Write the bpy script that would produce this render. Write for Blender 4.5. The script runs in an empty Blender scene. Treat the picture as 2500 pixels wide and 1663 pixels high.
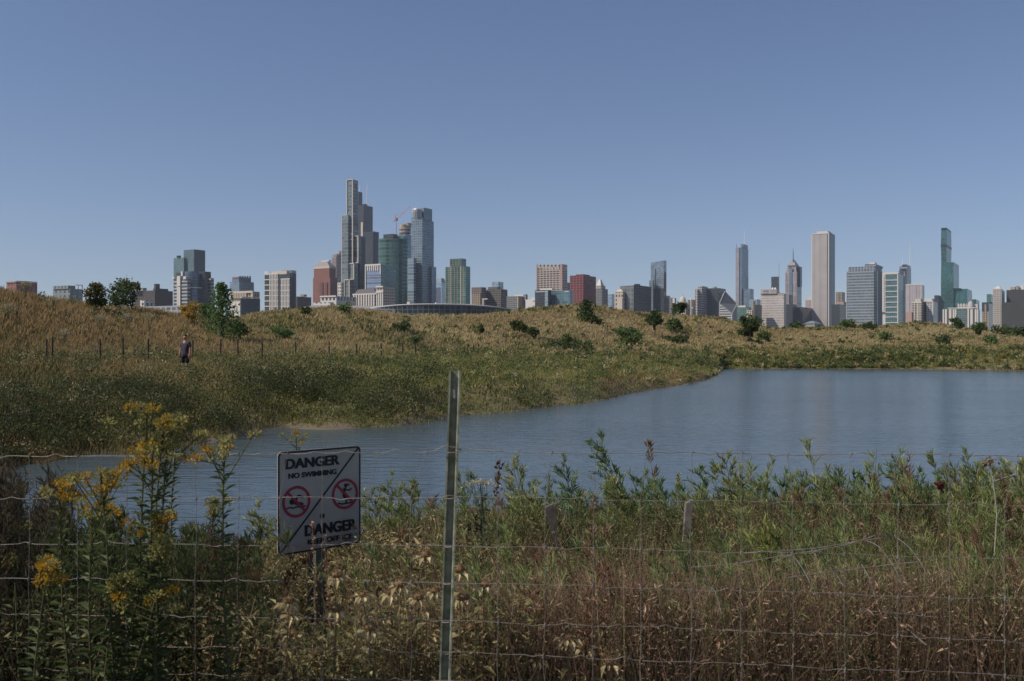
import bpy, math, random
import numpy as np
from mathutils import Vector, Matrix

# ------------------------------------------------------------------ camera, sky, sun, exposure
sc = bpy.context.scene
FPX, CXP, HOR, CAMZ = 2430.0, 1250.0, 840.0, 1.6      # focal length, image centre and horizon in photo pixels, eye height
cam_d = bpy.data.cameras.new('camera'); cam = bpy.data.objects.new('camera', cam_d)
sc.collection.objects.link(cam); sc.camera = cam
cam.location = (0, 0, CAMZ); cam.rotation_euler = (math.radians(90), 0, 0)
cam_d.sensor_width = 36.0; cam_d.lens = 36.0 * FPX / 2500.0
cam_d.shift_y = 8.5 / 2500.0
cam_d.clip_start = 0.05; cam_d.clip_end = 40000
cam_d.dof.use_dof = True; cam_d.dof.focus_distance = 45.0; cam_d.dof.aperture_fstop = 11.0

SUN_AZ, SUN_EL = math.radians(252), math.radians(45)
SUN = Vector((math.sin(SUN_AZ) * math.cos(SUN_EL), math.cos(SUN_AZ) * math.cos(SUN_EL), math.sin(SUN_EL)))
w = bpy.data.worlds.new('World'); sc.world = w; w.use_nodes = True
nt = w.node_tree; bg = nt.nodes['Background']
sky = nt.nodes.new('ShaderNodeTexSky'); sky.sky_type = 'NISHITA'; sky.sun_disc = False
sky.sun_elevation = SUN_EL; sky.sun_rotation = SUN_AZ
sky.air_density = 1.0; sky.dust_density = 0.25; sky.ozone_density = 3.0; sky.altitude = 200
# the clear air over the lake: no yellow band at the horizon, a slight violet cast
_g = nt.nodes.new('ShaderNodeTexCoord'); _v = nt.nodes.new('ShaderNodeVectorMath'); _v.operation = 'ADD'; _v.inputs[1].default_value = (0, 0, .035)
nt.links.new(_g.outputs['Generated'], _v.inputs[0]); nt.links.new(_v.outputs[0], sky.inputs[0])
_m = nt.nodes.new('ShaderNodeMix'); _m.data_type = 'RGBA'; _m.blend_type = 'MULTIPLY'; _m.inputs[0].default_value = 1; _m.inputs[7].default_value = (1.0, .93, .98, 1)
nt.links.new(sky.outputs[0], _m.inputs[6]); nt.links.new(_m.outputs[2], bg.inputs[0]); bg.inputs[1].default_value = 0.085
sd = bpy.data.lights.new('sun', 'SUN'); sd.energy = 3.9; sd.angle = math.radians(0.5); sd.color = (1.0, 0.90, 0.78)
so = bpy.data.objects.new('sun', sd); sc.collection.objects.link(so)
so.rotation_euler = (-SUN).to_track_quat('-Z', 'Y').to_euler(); so.location = (-50, -20, 60)
sc.view_settings.view_transform = 'Standard'; sc.view_settings.look = 'None'
sc.view_settings.gamma = 1.0; sc.view_settings.use_curve_mapping = False
sc.view_settings.exposure = 0.12
cy = sc.cycles
cy.use_denoising = True
cy.max_bounces = 6; cy.diffuse_bounces = 2; cy.glossy_bounces = 3; cy.transmission_bounces = 3; cy.volume_bounces = 0
cy.transparent_max_bounces = 4; cy.caustics_reflective = False; cy.caustics_refractive = False

rng = np.random.default_rng(7)
random.seed(7)

# ------------------------------------------------------------------ helpers: tagging, meshes
def link(o): sc.collection.objects.link(o)
def tag(o, label, cat=None, group=None, kind=None):
    if label: o['label'] = label
    if cat: o['category'] = cat
    if group: o['group'] = group
    if kind: o['kind'] = kind
    return o
def thing(name, label, cat, loc=(0, 0, 0), group=None, rotz=0.0):
    o = bpy.data.objects.new(name, None); link(o); o.location = loc; o.rotation_euler = (0, 0, rotz)
    o.empty_display_size = 0.2
    return tag(o, label, cat, group)

class MB:
    """collects vertices, faces, colours and uvs and links them as ONE mesh object"""
    def __init__(s): s.v = []; s.f = []; s.c = []; s.u = []; s.n = 0; s.uv = False
    def add(s, v, faces, col=None, uvs=None):
        """faces: list of int arrays (M,k); col: (N,3) or (3,); uvs: list of (M,k,2) matching faces"""
        v = np.asarray(v, float).reshape(-1, 3)
        for i, f in enumerate(faces):
            f = np.asarray(f, int)
            if len(f):
                s.f.append(f + s.n)
                s.u.append(np.asarray(uvs[i], float) if uvs is not None else np.zeros(f.shape + (2,)))
        if uvs is not None: s.uv = True
        s.v.append(v); s.n += len(v)
        c = np.array((.5, .5, .5) if col is None else col, float)
        s.c.append(np.broadcast_to(c.reshape(-1, 3), (len(v), 3)) if c.ndim == 1 or len(c) == 1 else c)
        return s
    def build(s, name, mat, parent=None, smooth=False, loc=None):
        me = bpy.data.meshes.new(name)
        v = np.concatenate(s.v)
        me.vertices.add(len(v)); me.vertices.foreach_set('co', v.astype(np.float32).ravel())
        tot = np.concatenate([np.full(len(f), f.shape[1]) for f in s.f])
        idx = np.concatenate([f.ravel() for f in s.f])
        me.loops.add(len(idx)); me.loops.foreach_set('vertex_index', idx.astype(np.int32))
        me.polygons.add(len(tot))
        st = np.concatenate([[0], np.cumsum(tot)[:-1]])
        me.polygons.foreach_set('loop_start', st.astype(np.int32)); me.polygons.foreach_set('loop_total', tot.astype(np.int32))
        me.polygons.foreach_set('use_smooth', np.full(len(tot), smooth))
        if s.uv:
            l = me.uv_layers.new(name='UVMap')
            l.data.foreach_set('uv', np.concatenate([u.reshape(-1, 2) for u in s.u]).astype(np.float32).ravel())
        c = np.concatenate(s.c); c4 = np.ones((len(c), 4), np.float32); c4[:, :3] = c
        a = me.color_attributes.new('tint', 'FLOAT_COLOR', 'POINT'); a.data.foreach_set('color', c4.ravel())
        me.update(calc_edges=True); me.validate()
        me.materials.append(mat)
        o = bpy.data.objects.new(name, me); link(o)
        if parent is not None: o.parent = parent
        if loc is not None: o.location = loc
        return o

def nz(a):
    a = np.asarray(a, float); return a / np.maximum(np.linalg.norm(a, axis=-1, keepdims=True), 1e-9)
def rvec(n): return nz(rng.normal(size=(n, 3)))
def leaves(mb, base, d, nrm, L, W, col, fold=.18, droop=.12):
    """one folded pointed leaf (two triangles) per row"""
    n = len(base); d = nz(d); side = nz(np.cross(d, nrm)); nrm = np.cross(side, d)
    L = np.broadcast_to(L, (n,))[:, None]; W = np.broadcast_to(W, (n,))[:, None]
    v = np.empty((n, 4, 3))
    v[:, 0] = base
    v[:, 1] = base + d * L * .45 + side * W * .5 + nrm * W * fold
    v[:, 2] = base + d * L - nrm * L * droop
    v[:, 3] = base + d * L * .45 - side * W * .5 + nrm * W * fold
    i = np.arange(n)[:, None] * 4
    f = np.concatenate([i + np.array([[0, 1, 2]]), i + np.array([[0, 2, 3]])])
    c = np.repeat(np.broadcast_to(np.asarray(col, float).reshape(-1, 3), (n, 3)), 4, axis=0)
    mb.add(v.reshape(-1, 3), [f], c)
def tubes(mb, paths, rad, col, sides=4, cap=True):
    """paths (N,K,3), rad (N,K) -> tapered tubes"""
    p = np.asarray(paths, float)
    if p.ndim == 2: p = p[None]
    n, k, _ = p.shape
    rad = np.broadcast_to(np.asarray(rad, float), (n, k))
    t = np.gradient(p, axis=1); t = nz(t)
    ref = np.where(np.abs(t[..., 2:3]) > .9, np.array([1., 0, 0]), np.array([0, 0, 1.]))
    a = nz(np.cross(t, ref)); b = np.cross(t, a)
    ang = np.arange(sides) / sides * 2 * math.pi
    ring = p[:, :, None] + rad[:, :, None, None] * (np.cos(ang)[:, None] * a[:, :, None] + np.sin(ang)[:, None] * b[:, :, None])
    v = ring.reshape(-1, 3)
    base = (np.arange(n)[:, None, None] * k + np.arange(k - 1)[None, :, None]) * sides
    s = np.arange(sides)[None, None]; s2 = (s + 1) % sides
    q = np.stack([base + s, base + s2, base + sides + s2, base + sides + s], -1).reshape(-1, 4)
    fs = [q]
    if cap:
        e0 = np.arange(n)[:, None] * k * sides
        fs.append(e0 + np.arange(sides)[None, ::-1]); fs.append(e0 + (k - 1) * sides + np.arange(sides)[None])
    c = np.asarray(col, float).reshape(-1, 3)
    if len(c) == n and n > 1: c = np.repeat(c, k * sides, axis=0)
    else: c = c[:1]
    mb.add(v, fs, c if len(c) > 1 else c[0])
def boxes(mb, c, size, R=None, col=None):
    c = np.asarray(c, float); s = np.asarray(size, float) / 2
    v = np.array([[x, y, z] for x in (-1, 1) for y in (-1, 1) for z in (-1, 1)], float) * s
    if R is not None: v = v @ np.array(R).T
    mb.add(v + c, [[[0, 1, 3, 2], [4, 6, 7, 5], [0, 4, 5, 1], [2, 3, 7, 6], [0, 2, 6, 4], [1, 5, 7, 3]]], col)
def blob(mb, c, r, col, seg=8, rings=5, sq=(1, 1, 1)):
    th = np.linspace(0, math.pi, rings + 1)[1:-1]; ph = np.arange(seg) / seg * 2 * math.pi
    v = [[0, 0, 1]] + [[math.sin(t) * math.cos(p), math.sin(t) * math.sin(p), math.cos(t)] for t in th for p in ph] + [[0, 0, -1]]
    v = np.array(v) * r * np.array(sq) + np.asarray(c)
    nr = rings - 1; q = []; t3 = []
    for j in range(seg):
        k = (j + 1) % seg
        t3.append([0, 1 + j, 1 + k]); t3.append([len(v) - 1, 1 + (nr - 1) * seg + k, 1 + (nr - 1) * seg + j])
        for i in range(nr - 1): q.append([1 + i * seg + j, 1 + (i + 1) * seg + j, 1 + (i + 1) * seg + k, 1 + i * seg + k])
    mb.add(v, [t3, q], col)

def px(x, y, Y):
    """point at depth Y (metres in front of the camera) seen at photo pixel x, y"""
    return np.array([(x - CXP) / FPX * Y, Y, CAMZ - (y - HOR) / FPX * Y])

# ------------------------------------------------------------------ materials
def mat(name, col, rough=.7, metal=0., spec=.4, noise=None, nscale=4., bump=0.):
    m = bpy.data.materials.new(name); m.use_nodes = True; t = m.node_tree; b = t.nodes['Principled BSDF']
    b.inputs['Base Color'].default_value = (*col, 1); b.inputs['Roughness'].default_value = rough
    b.inputs['Metallic'].default_value = metal; b.inputs['Specular IOR Level'].default_value = spec
    if noise:
        tc = t.nodes.new('ShaderNodeTexCoord'); n = t.nodes.new('ShaderNodeTexNoise')
        n.inputs['Scale'].default_value = nscale; n.inputs['Detail'].default_value = 5
        t.links.new(tc.outputs['Object'], n.inputs['Vector'])
        r = t.nodes.new('ShaderNodeValToRGB'); r.color_ramp.elements[0].position = .35; r.color_ramp.elements[1].position = .65
        r.color_ramp.elements[0].color = (*col, 1); r.color_ramp.elements[1].color = (*noise, 1)
        t.links.new(n.outputs['Fac'], r.inputs['Fac']); t.links.new(r.outputs[0], b.inputs['Base Color'])
        if bump:
            bu = t.nodes.new('ShaderNodeBump'); bu.inputs['Strength'].default_value = bump
            t.links.new(n.outputs['Fac'], bu.inputs['Height']); t.links.new(bu.outputs[0], b.inputs['Normal'])
    return m
def plant_mat(name, trans=.3, rough=.6, spec=.25, gain=1.0):
    m = bpy.data.materials.new(name); m.use_nodes = True; t = m.node_tree; b = t.nodes['Principled BSDF']
    a = t.nodes.new('ShaderNodeVertexColor'); a.layer_name = 'tint'
    src = a.outputs[0]
    if gain != 1.0:
        g = t.nodes.new('ShaderNodeMix'); g.data_type = 'RGBA'; g.blend_type = 'MULTIPLY'; g.inputs[0].default_value = 1
        t.links.new(src, g.inputs[6]); g.inputs[7].default_value = (gain, gain, gain, 1); src = g.outputs[2]
    b.inputs['Roughness'].default_value = rough; b.inputs['Specular IOR Level'].default_value = spec
    t.links.new(src, b.inputs['Base Color'])
    if trans > 0:
        tr = t.nodes.new('ShaderNodeBsdfTranslucent'); mx = t.nodes.new('ShaderNodeMixShader'); mx.inputs[0].default_value = trans
        t.links.new(src, tr.inputs[0]); t.links.new(b.outputs[0], mx.inputs[1]); t.links.new(tr.outputs[0], mx.inputs[2])
        t.links.new(mx.outputs[0], t.nodes['Material Output'].inputs[0])
    return m
M_LEAF = plant_mat('leaf', .35); M_GRASS = plant_mat('dry grass', .52, .75, .15); M_STEM = plant_mat('stem', 0, .8, .2)
M_PETAL = plant_mat('petal', .3, .8, .1); M_TINT = plant_mat('tinted surface', 0, .75, .3)

_fc = {}
def fac(wall, glass, bay=4., fl=4., mv=.35, mh=.35, metal=.45, rough=.12, var=.35, wrough=.8, roof=None):
    """a facade: solid wall between rows of window panes, in metres along and up the wall"""
    key = (wall, glass, bay, fl, mv, mh, metal, rough, var, wrough, roof)
    if key in _fc: return _fc[key]
    m = bpy.data.materials.new('facade'); m.use_nodes = True; t = m.node_tree; N = t.nodes; Lk = t.links.new
    def val(x, sock):
        if isinstance(x, (int, float)): sock.default_value = x
        else: Lk(x, sock)
    def mth(op, a, b=0.):
        n = N.new('ShaderNodeMath'); n.operation = op; val(a, n.inputs[0]); val(b, n.inputs[1]); return n.outputs[0]
    uv = N.new('ShaderNodeUVMap'); sp = N.new('ShaderNodeSeparateXYZ'); Lk(uv.outputs[0], sp.inputs[0])
    u = mth('DIVIDE', sp.outputs[0], bay); v = mth('DIVIDE', sp.outputs[1], fl)
    msk = mth('MAXIMUM', mth('LESS_THAN', mth('FRACT', u), mv), mth('LESS_THAN', mth('FRACT', v), mh))
    cb = N.new('ShaderNodeCombineXYZ'); Lk(mth('FLOOR', u), cb.inputs[0]); Lk(mth('FLOOR', v), cb.inputs[1])
    wn = N.new('ShaderNodeTexWhiteNoise'); wn.noise_dimensions = '2D'; Lk(cb.outputs[0], wn.inputs['Vector'])
    gn = N.new('ShaderNodeTexNoise'); gn.inputs['Scale'].default_value = .03; gn.inputs['Detail'].default_value = 3
    Lk(uv.outputs[0], gn.inputs['Vector'])
    k = mth('ADD', mth('MULTIPLY', wn.outputs['Value'], 2 * var), 1 - var)
    k = mth('MULTIPLY', k, mth('ADD', mth('MULTIPLY', gn.outputs['Fac'], 1.0), .5))
    gc = N.new('ShaderNodeMix'); gc.data_type = 'RGBA'; gc.blend_type = 'MULTIPLY'; gc.inputs[0].default_value = 1
    gc.inputs[6].default_value = (*glass, 1); cc = N.new('ShaderNodeCombineXYZ')
    for i in range(3): Lk(k, cc.inputs[i])
    Lk(cc.outputs[0], gc.inputs[7])
    g = N['Principled BSDF']; Lk(gc.outputs[2], g.inputs['Base Color']); g.inputs['Metallic'].default_value = metal; g.inputs['Roughness'].default_value = rough
    wb = N.new('ShaderNodeBsdfPrincipled'); wb.inputs['Roughness'].default_value = wrough
    wc = N.new('ShaderNodeMix'); wc.data_type = 'RGBA'; Lk(gn.outputs['Fac'], wc.inputs[0])
    wc.inputs[6].default_value = (*[c * .85 for c in wall], 1); wc.inputs[7].default_value = (*[min(c * 1.12, .85) for c in wall], 1)
    Lk(wc.outputs[2], wb.inputs['Base Color'])
    mx = N.new('ShaderNodeMixShader'); Lk(msk, mx.inputs[0]); Lk(g.outputs[0], mx.inputs[1]); Lk(wb.outputs[0], mx.inputs[2])
    ge = N.new('ShaderNodeNewGeometry'); sn = N.new('ShaderNodeSeparateXYZ'); Lk(ge.outputs['Normal'], sn.inputs[0])
    rf = N.new('ShaderNodeBsdfPrincipled'); rf.inputs['Roughness'].default_value = .9
    rf.inputs['Base Color'].default_value = (*(roof or (.28, .27, .26)), 1)
    m2 = N.new('ShaderNodeMixShader'); Lk(mth('GREATER_THAN', sn.outputs[2], .6), m2.inputs[0])
    Lk(mx.outputs[0], m2.inputs[1]); Lk(rf.outputs[0], m2.inputs[2]); Lk(m2.outputs[0], N['Material Output'].inputs[0])
    _fc[key] = m
    return m

# ------------------------------------------------------------------ terrain
CX = [-900, -300, 0, 60, 130, 230, 330, 440, 500, 560, 600, 640, 730, 830, 950, 1000, 1100, 1250, 1350, 1420, 1500, 1600, 1680, 1750, 1850, 1900, 2000, 2100, 2150, 2240, 2300, 2350, 2420, 2500, 2800, 3400]
CYP = [690, 676, 694, 706, 722, 733, 745, 765, 772, 775, 768, 757, 748, 744, 758, 763, 766, 756, 742, 739, 751, 764, 766, 774, 793, 800, 798, 795, 797, 787, 788, 797, 805, 809, 800, 800]
CDX = [-900, 0, 440, 640, 830, 1000, 1250, 1400, 1600, 1740, 1850, 2000, 2500, 3400]; CD = [50, 62, 76, 105, 115, 120, 140, 150, 160, 170, 185, 200, 220, 220]
SX = [-900, 0, 230, 400, 560, 700, 850, 1000, 1100, 1250, 1400, 1500, 1600, 1690, 1728, 1750, 1764, 2000, 2500, 3400]
SD = [15, 22, 25, 27, 29, 32.4, 33.2, 35.4, 37.8, 41, 47, 53, 62, 70.5, 77, 90, 112, 113, 105, 95]
FX = [-900, 0, 245, 722, 1154, 1400, 1740, 1850, 2500, 3400]; FD = [36, 42, 46, 57, 97, 104, 118, 126, 122, 115]
WZ = -1.2
def sst(a, b, t):
    t = np.clip((t - a) / (b - a), 0, 1); return t * t * (3 - 2 * t)
def wob(X, Y):
    return (np.sin(X * .31 + 1.3) * np.cos(Y * .27) + np.sin(X * .13 - Y * .11 + 2) * 1.2 + .5 * np.sin(X * .71 + Y * .53))
def ground_z(X, Y):
    X = np.asarray(X, float); Y = np.asarray(Y, float)
    Yc = np.maximum(Y, .5)
    p = np.clip(X / Yc * FPX + CXP, -900, 3400)
    cd = np.interp(p, CDX, CD); cz = CAMZ + (HOR - np.interp(p, CX, CYP)) / FPX * cd - .45
    sh = np.interp(p, SX, SD); sh = sh + .7 * np.sin(p * .012) + .35 * np.sin(p * .029 + 1); ft = np.maximum(np.interp(p, FX, FD), sh + 7)
    z = -2.2 * sst(3.4, 15, Y)
    z = np.where(Y > sh - 3, -2.2 + 1.0 * sst(sh - 3, sh, Y), z)
    kt = 1 - .8 * sst(1300, 1740, p) * (1 - sst(1750, 1790, p)); c0 = float(sst(0, 8.5, 2.5))   # the bank runs out into a low thin point
    z = np.where(Y > sh, WZ + 1.35 * kt * (sst(sh - 2.5, sh + 6, Y) - c0), z)
    zf = WZ + 1.35 * kt * (1 - c0)
    z = np.where(Y > sh + 6, zf + (.55 - zf) * sst(sh + 6, ft, Y), z)
    z = np.where(Y > ft, .55 + (cz - .55) * (.55 * sst(ft, cd, Y) + .45 * np.clip((Y - ft) / (cd - ft), 0, 1)), z)
    z = np.where(Y > cd, cz * (1 - sst(cd, cd * 1.9, Y)), z)
    amp = np.clip((Y - 20) / 60, 0, 1) * np.clip((cd * 1.5 - Y) / 40, 0, 1) * .16
    z = z + wob(X, Y) * amp * (Y > sh + 2)
    return np.where(Y < .5, 0, z)
def ground_at(x, y, lo=20, hi=260):
    """where the sight line through photo pixel x, y meets the ground"""
    Y = np.linspace(lo, hi, 4000); X = (x - CXP) / FPX * Y
    d = (CAMZ - (y - HOR) / FPX * Y) - ground_z(X, Y)
    i = np.argmax(d < 0) if (d < 0).any() else int(np.argmin(np.abs(d)))
    return np.array([X[i], Y[i], float(ground_z(X[i], Y[i]))])

def build_ground():
    th = np.concatenate([np.linspace(-180, -50, 24)[:-1], np.linspace(-50, 50, 420), np.linspace(50, 180, 24)[1:-1]]) * math.pi / 180
    r = np.concatenate([[.3], np.geomspace(1, 320, 330), np.geomspace(340, 14000, 24)])
    T, R = np.meshgrid(th, r); X = np.sin(T) * R; Y = np.cos(T) * R; Z = ground_z(X, Y)
    nr, n = X.shape; i = np.arange(nr - 1)[:, None] * n; j = np.arange(n)[None]; j2 = (j + 1) % n
    q = np.stack([i + j, i + j2, i + n + j2, i + n + j], -1).reshape(-1, 4)[:, ::-1]
    mb = MB(); mb.add(np.stack([X, Y, Z], -1).reshape(-1, 3), [q, np.arange(n)[None, ::-1]])
    m = bpy.data.materials.new('soil'); m.use_nodes = True; t = m.node_tree; b = t.nodes['Principled BSDF']
    tc = t.nodes.new('ShaderNodeTexCoord'); no = t.nodes.new('ShaderNodeTexNoise'); no.inputs['Scale'].default_value = .35; no.inputs['Detail'].default_value = 8
    t.links.new(tc.outputs['Object'], no.inputs['Vector'])
    rp = t.nodes.new('ShaderNodeValToRGB'); e = rp.color_ramp.elements
    e[0].position = .35; e[0].color = (.07, .075, .032, 1); e[1].position = .65; e[1].color = (.22, .16, .085, 1)
    t.links.new(no.outputs['Fac'], rp.inputs[0])
    # pale sandy shore just above the water line
    s = t.nodes.new('ShaderNodeSeparateXYZ'); t.links.new(tc.outputs['Object'], s.inputs[0])
    mr = t.nodes.new('ShaderNodeMapRange'); mr.inputs[1].default_value = WZ + .13; mr.inputs[2].default_value = WZ + .05; t.links.new(s.outputs[2], mr.inputs[0])
    mx = t.nodes.new('ShaderNodeMix'); mx.data_type = 'RGBA'; t.links.new(mr.outputs[0], mx.inputs[0]); t.links.new(rp.outputs[0], mx.inputs[6])
    mx.inputs[7].default_value = (.135, .108, .075, 1); t.links.new(mx.outputs[2], b.inputs['Base Color']); b.inputs['Roughness'].default_value = .95
    tag(mb.build('ground', m, smooth=True), None, kind='structure')

def build_water():
    m = bpy.data.materials.new('pond water'); m.use_nodes = True; t = m.node_tree; b = t.nodes['Principled BSDF']
    b.inputs['Base Color'].default_value = (.06, .085, .095, 1); b.inputs['Roughness'].default_value = .16; b.inputs['IOR'].default_value = 1.33
    tc = t.nodes.new('ShaderNodeTexCoord'); mp = t.nodes.new('ShaderNodeMapping'); mp.inputs['Scale'].default_value = (.55, 1.5, 1)
    t.links.new(tc.outputs['Object'], mp.inputs[0]); h = None
    for scl, st in ((1.6, .30), (4.5, .32), (11., .26)):
        n = t.nodes.new('ShaderNodeTexNoise'); n.inputs['Scale'].default_value = scl; n.inputs['Detail'].default_value = 2
        t.links.new(mp.outputs[0], n.inputs['Vector'])
        a = t.nodes.new('ShaderNodeMath'); a.operation = 'MULTIPLY_ADD'; t.links.new(n.outputs['Fac'], a.inputs[0]); a.inputs[1].default_value = st / scl
        if h is None: a.inputs[2].default_value = 0
        else: t.links.new(h, a.inputs[2])
        h = a.outputs[0]
    bu = t.nodes.new('ShaderNodeBump'); bu.inputs['Strength'].default_value = 1; bu.inputs['Distance'].default_value = .30
    mp2 = t.nodes.new('ShaderNodeMapping'); mp2.inputs['Scale'].default_value = (.018, .075, 1); t.links.new(tc.outputs['Object'], mp2.inputs[0])
    n2 = t.nodes.new('ShaderNodeTexNoise'); n2.inputs['Scale'].default_value = 1; n2.inputs['Detail'].default_value = 4; t.links.new(mp2.outputs[0], n2.inputs['Vector'])
    mr = t.nodes.new('ShaderNodeMapRange'); mr.inputs[1].default_value = .35; mr.inputs[2].default_value = .65; mr.inputs[3].default_value = .45; mr.inputs[4].default_value = 1.15
    t.links.new(n2.outputs['Fac'], mr.inputs[0]); t.links.new(mr.outputs[0], bu.inputs['Strength'])
    t.links.new(h, bu.inputs['Height']); t.links.new(bu.outputs[0], b.inputs['Normal'])
    g = MB(); xs = np.linspace(-60, 200, 30); ys = np.linspace(6, 140, 24); X, Y = np.meshgrid(xs, ys)
    nr, n = X.shape; i = np.arange(nr - 1)[:, None] * n; j = np.arange(n - 1)[None]
    g.add(np.stack([X, Y, X * 0 + WZ], -1).reshape(-1, 3), [np.stack([i + j, i + j + 1, i + n + j + 1, i + n + j], -1).reshape(-1, 4)])
    tag(g.build('water', m, smooth=True), None, kind='structure')
build_ground(); build_water()
# ------------------------------------------------------------------ skyline
YAW = math.radians(30); WV = np.array([-math.cos(YAW), math.sin(YAW)]); NV = np.array([math.sin(YAW), math.cos(YAW)])
SG = 'buildings of the far skyline'
def zat(y, Y): return CAMZ - (y - HOR) / FPX * Y
def box_poly(x0, xc, x1, Y, mind=8.):
    u0, uc, u1 = [(q - CXP) / FPX for q in (x0, xc, x1)]
    C = np.array([uc * Y, Y])
    ww = max((C[0] - u0 * Y) / (-WV[0] + u0 * WV[1]), 1.)
    den = NV[0] - u1 * NV[1]
    d = (u1 * Y - C[0]) / den if den > .02 else mind
    d = min(max(d, mind), 140.)
    return [C, C + NV * d, C + NV * d + WV * ww, C + WV * ww]      # east, north, west and south walls follow
def circ_poly(x0, x1, Y, n=28, flat=1.0):
    c = np.array([((x0 + x1) / 2 - CXP) / FPX * Y, Y]); r = (x1 - x0) / 2 / FPX * Y
    a = np.arange(n) / n * 2 * math.pi
    return [c + r * np.array([math.cos(t), math.sin(t) * flat]) for t in a]
def prism(mb, poly, z0, z1, top=None, zt=None):
    """walls and roof over a footprint; top: a second footprint at the upper end; zt: one upper height per corner"""
    p = np.array(poly); q = np.array(top) if top is not None else p; n = len(p)
    zt = np.array(zt) if zt is not None else np.full(n, z1)
    v = np.concatenate([np.c_[p, np.full(n, z0)], np.c_[q, zt]])
    i = np.arange(n); j = (i + 1) % n
    ln = np.linalg.norm(p[j] - p[i], axis=1); s0 = np.concatenate([[0], np.cumsum(ln)[:-1]]); s1 = s0 + ln
    if n <= 6: s0, s1 = s0 * 0, ln
    f = np.stack([i, j, j + n, i + n], 1)
    uv = np.stack([np.c_[s0, np.full(n, z0)], np.c_[s1, np.full(n, z0)], np.c_[s1, zt[j]], np.c_[s0, zt]], 1)
    mb.add(v, [f, (np.arange(n) + n)[None]], None, [uv, np.zeros((1, n, 2))])
def shrink(poly, k):
    p = np.array(poly); c = p.mean(0); return list(c + (p - c) * k)
class Tower:
    def __init__(s, name, label, Y, xc, cat='building'):
        s.Y = Y; s.xc = xc; s.o = np.array([(xc - CXP) / FPX * Y, Y, 0.])
        s.root = thing(name, label, cat, tuple(s.o), SG)
    def _b(s, mb, name, m):
        for a in mb.v: a -= s.o
        return mb.build(name, m, s.root)
    def box(s, name, m, x0, xc, x1, yt, yb=None, dY=0., slope=None, taper=None):
        Y = s.Y + dY; p = box_poly(x0, xc, x1, Y); mb = MB()
        z0 = 0. if yb is None else zat(yb, Y)
        top = shrink(p, taper) if taper else None
        zt = None
        if slope is not None:                     # upper height at the west end of the south wall
            a, b = zat(yt, Y), zat(slope, Y); zt = [a, a, b, b]
        prism(mb, p, z0, zat(yt, Y), top, zt); return s._b(mb, name, m)
    def cyl(s, name, m, x0, x1, yt, yb=None, dY=0., flat=1.0, taper=None):
        Y = s.Y + dY; p = circ_poly(x0, x1, Y, flat=flat); mb = MB()
        prism(mb, p, 0. if yb is None else zat(yb, Y), zat(yt, Y), shrink(p, taper) if taper else None); return s._b(mb, name, m)
    def mast(s, name, m, x, yb, yt, wpx=1.6, dY=0.):
        Y = s.Y + dY; r = wpx / 2 / FPX * Y; x_ = (x - CXP) / FPX * Y
        mb = MB(); k = np.linspace(0, 1, 4)[:, None]
        tubes(mb, np.array([x_, Y, zat(yb, Y)]) * (1 - k) + np.array([x_, Y, zat(yt, Y)]) * k, np.array([r, r, r * .7, r * .4]), (.5, .5, .5), 6)
        return s._b(mb, name, m)
    def dome(s, name, m, x, ybase, wpx, hpx, dY=0.):
        Y = s.Y + dY; r = wpx / 2 / FPX * Y; mb = MB()
        blob(mb, ((x - CXP) / FPX * Y, Y, zat(ybase, Y)), r, None, 12, 8, (1, 1, hpx / (wpx / 2))); return s._b(mb, name, m)
    def frame(s, name, m, rects, t=1.0, east=(), dY=0., xc=None):
        """slabs standing proud of the south wall (rects) or the east wall (east), given as photo rectangles x0, x1, top, bottom"""
        Y = s.Y + dY; C = np.array([((xc or s.xc) - CXP) / FPX * Y, Y]); mb = MB()
        for lst, D, O in ((rects, WV, -NV), (east, NV, -WV)):
            for (x0, x1, ya, yb) in lst:
                pt = []
                for x in (x0, x1):
                    u = (x - CXP) / FPX; k = (u * C[1] - C[0]) / (D[0] - u * D[1]); pt.append(C + D * k)
                ym = (pt[0][1] + pt[1][1]) / 2; a, b = sorted([zat(ya, ym), zat(yb, ym)])
                P = [pt[0] + O * t, pt[1] + O * t, pt[1] - O * .05, pt[0] - O * .05]
                ar = sum(P[i][0] * P[(i + 1) % 4][1] - P[(i + 1) % 4][0] * P[i][1] for i in range(4))
                if ar < 0: P = P[::-1]
                n0 = mb.n; prism(mb, P, a, b); mb.f.append(np.array([[n0 + 3, n0 + 2, n0 + 1, n0]])); mb.u.append(np.zeros((1, 4, 2)))
        return s._b(mb, name, m)

WHITE = mat('white concrete', (.62, .59, .55), .85); CREAM = mat('cream stone', (.55, .49, .40), .85); TAN = mat('tan stone', (.42, .34, .25), .9)
GREY = mat('grey concrete', (.30, .30, .30), .85); DARK = mat('dark metal', (.045, .05, .055), .5, .3); PALEM = mat('pale metal', (.62, .63, .63), .4, .5)
MASTW = mat('white mast paint', (.75, .75, .74), .5); MASTR = mat('red mast paint', (.42, .08, .06), .5); SLATE = mat('slate roof', (.16, .14, .14), .8)
TANROOF = mat('grey roof tiles', (.30, .27, .25), .8); PINKW = mat('pink stone', (.42, .29, .25), .85)
g_green = fac((.10, .16, .14), (.10, .22, .19), 3, 4, .18, .3, .5); g_blue = fac((.16, .19, .22), (.17, .24, .30), 3, 4, .2, .25, .6)
g_dark = fac((.05, .055, .06), (.04, .055, .065), 3, 4, .3, .3, .4); g_steel = fac((.30, .32, .33), (.14, .18, .22), 3, 7, .15, .4, .5)
f_white = fac((.60, .57, .53), (.06, .07, .085), 5, 4, .45, .4, .3); f_cream = fac((.52, .46, .38), (.07, .07, .07), 5, 4.5, .45, .4, .3)
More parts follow.
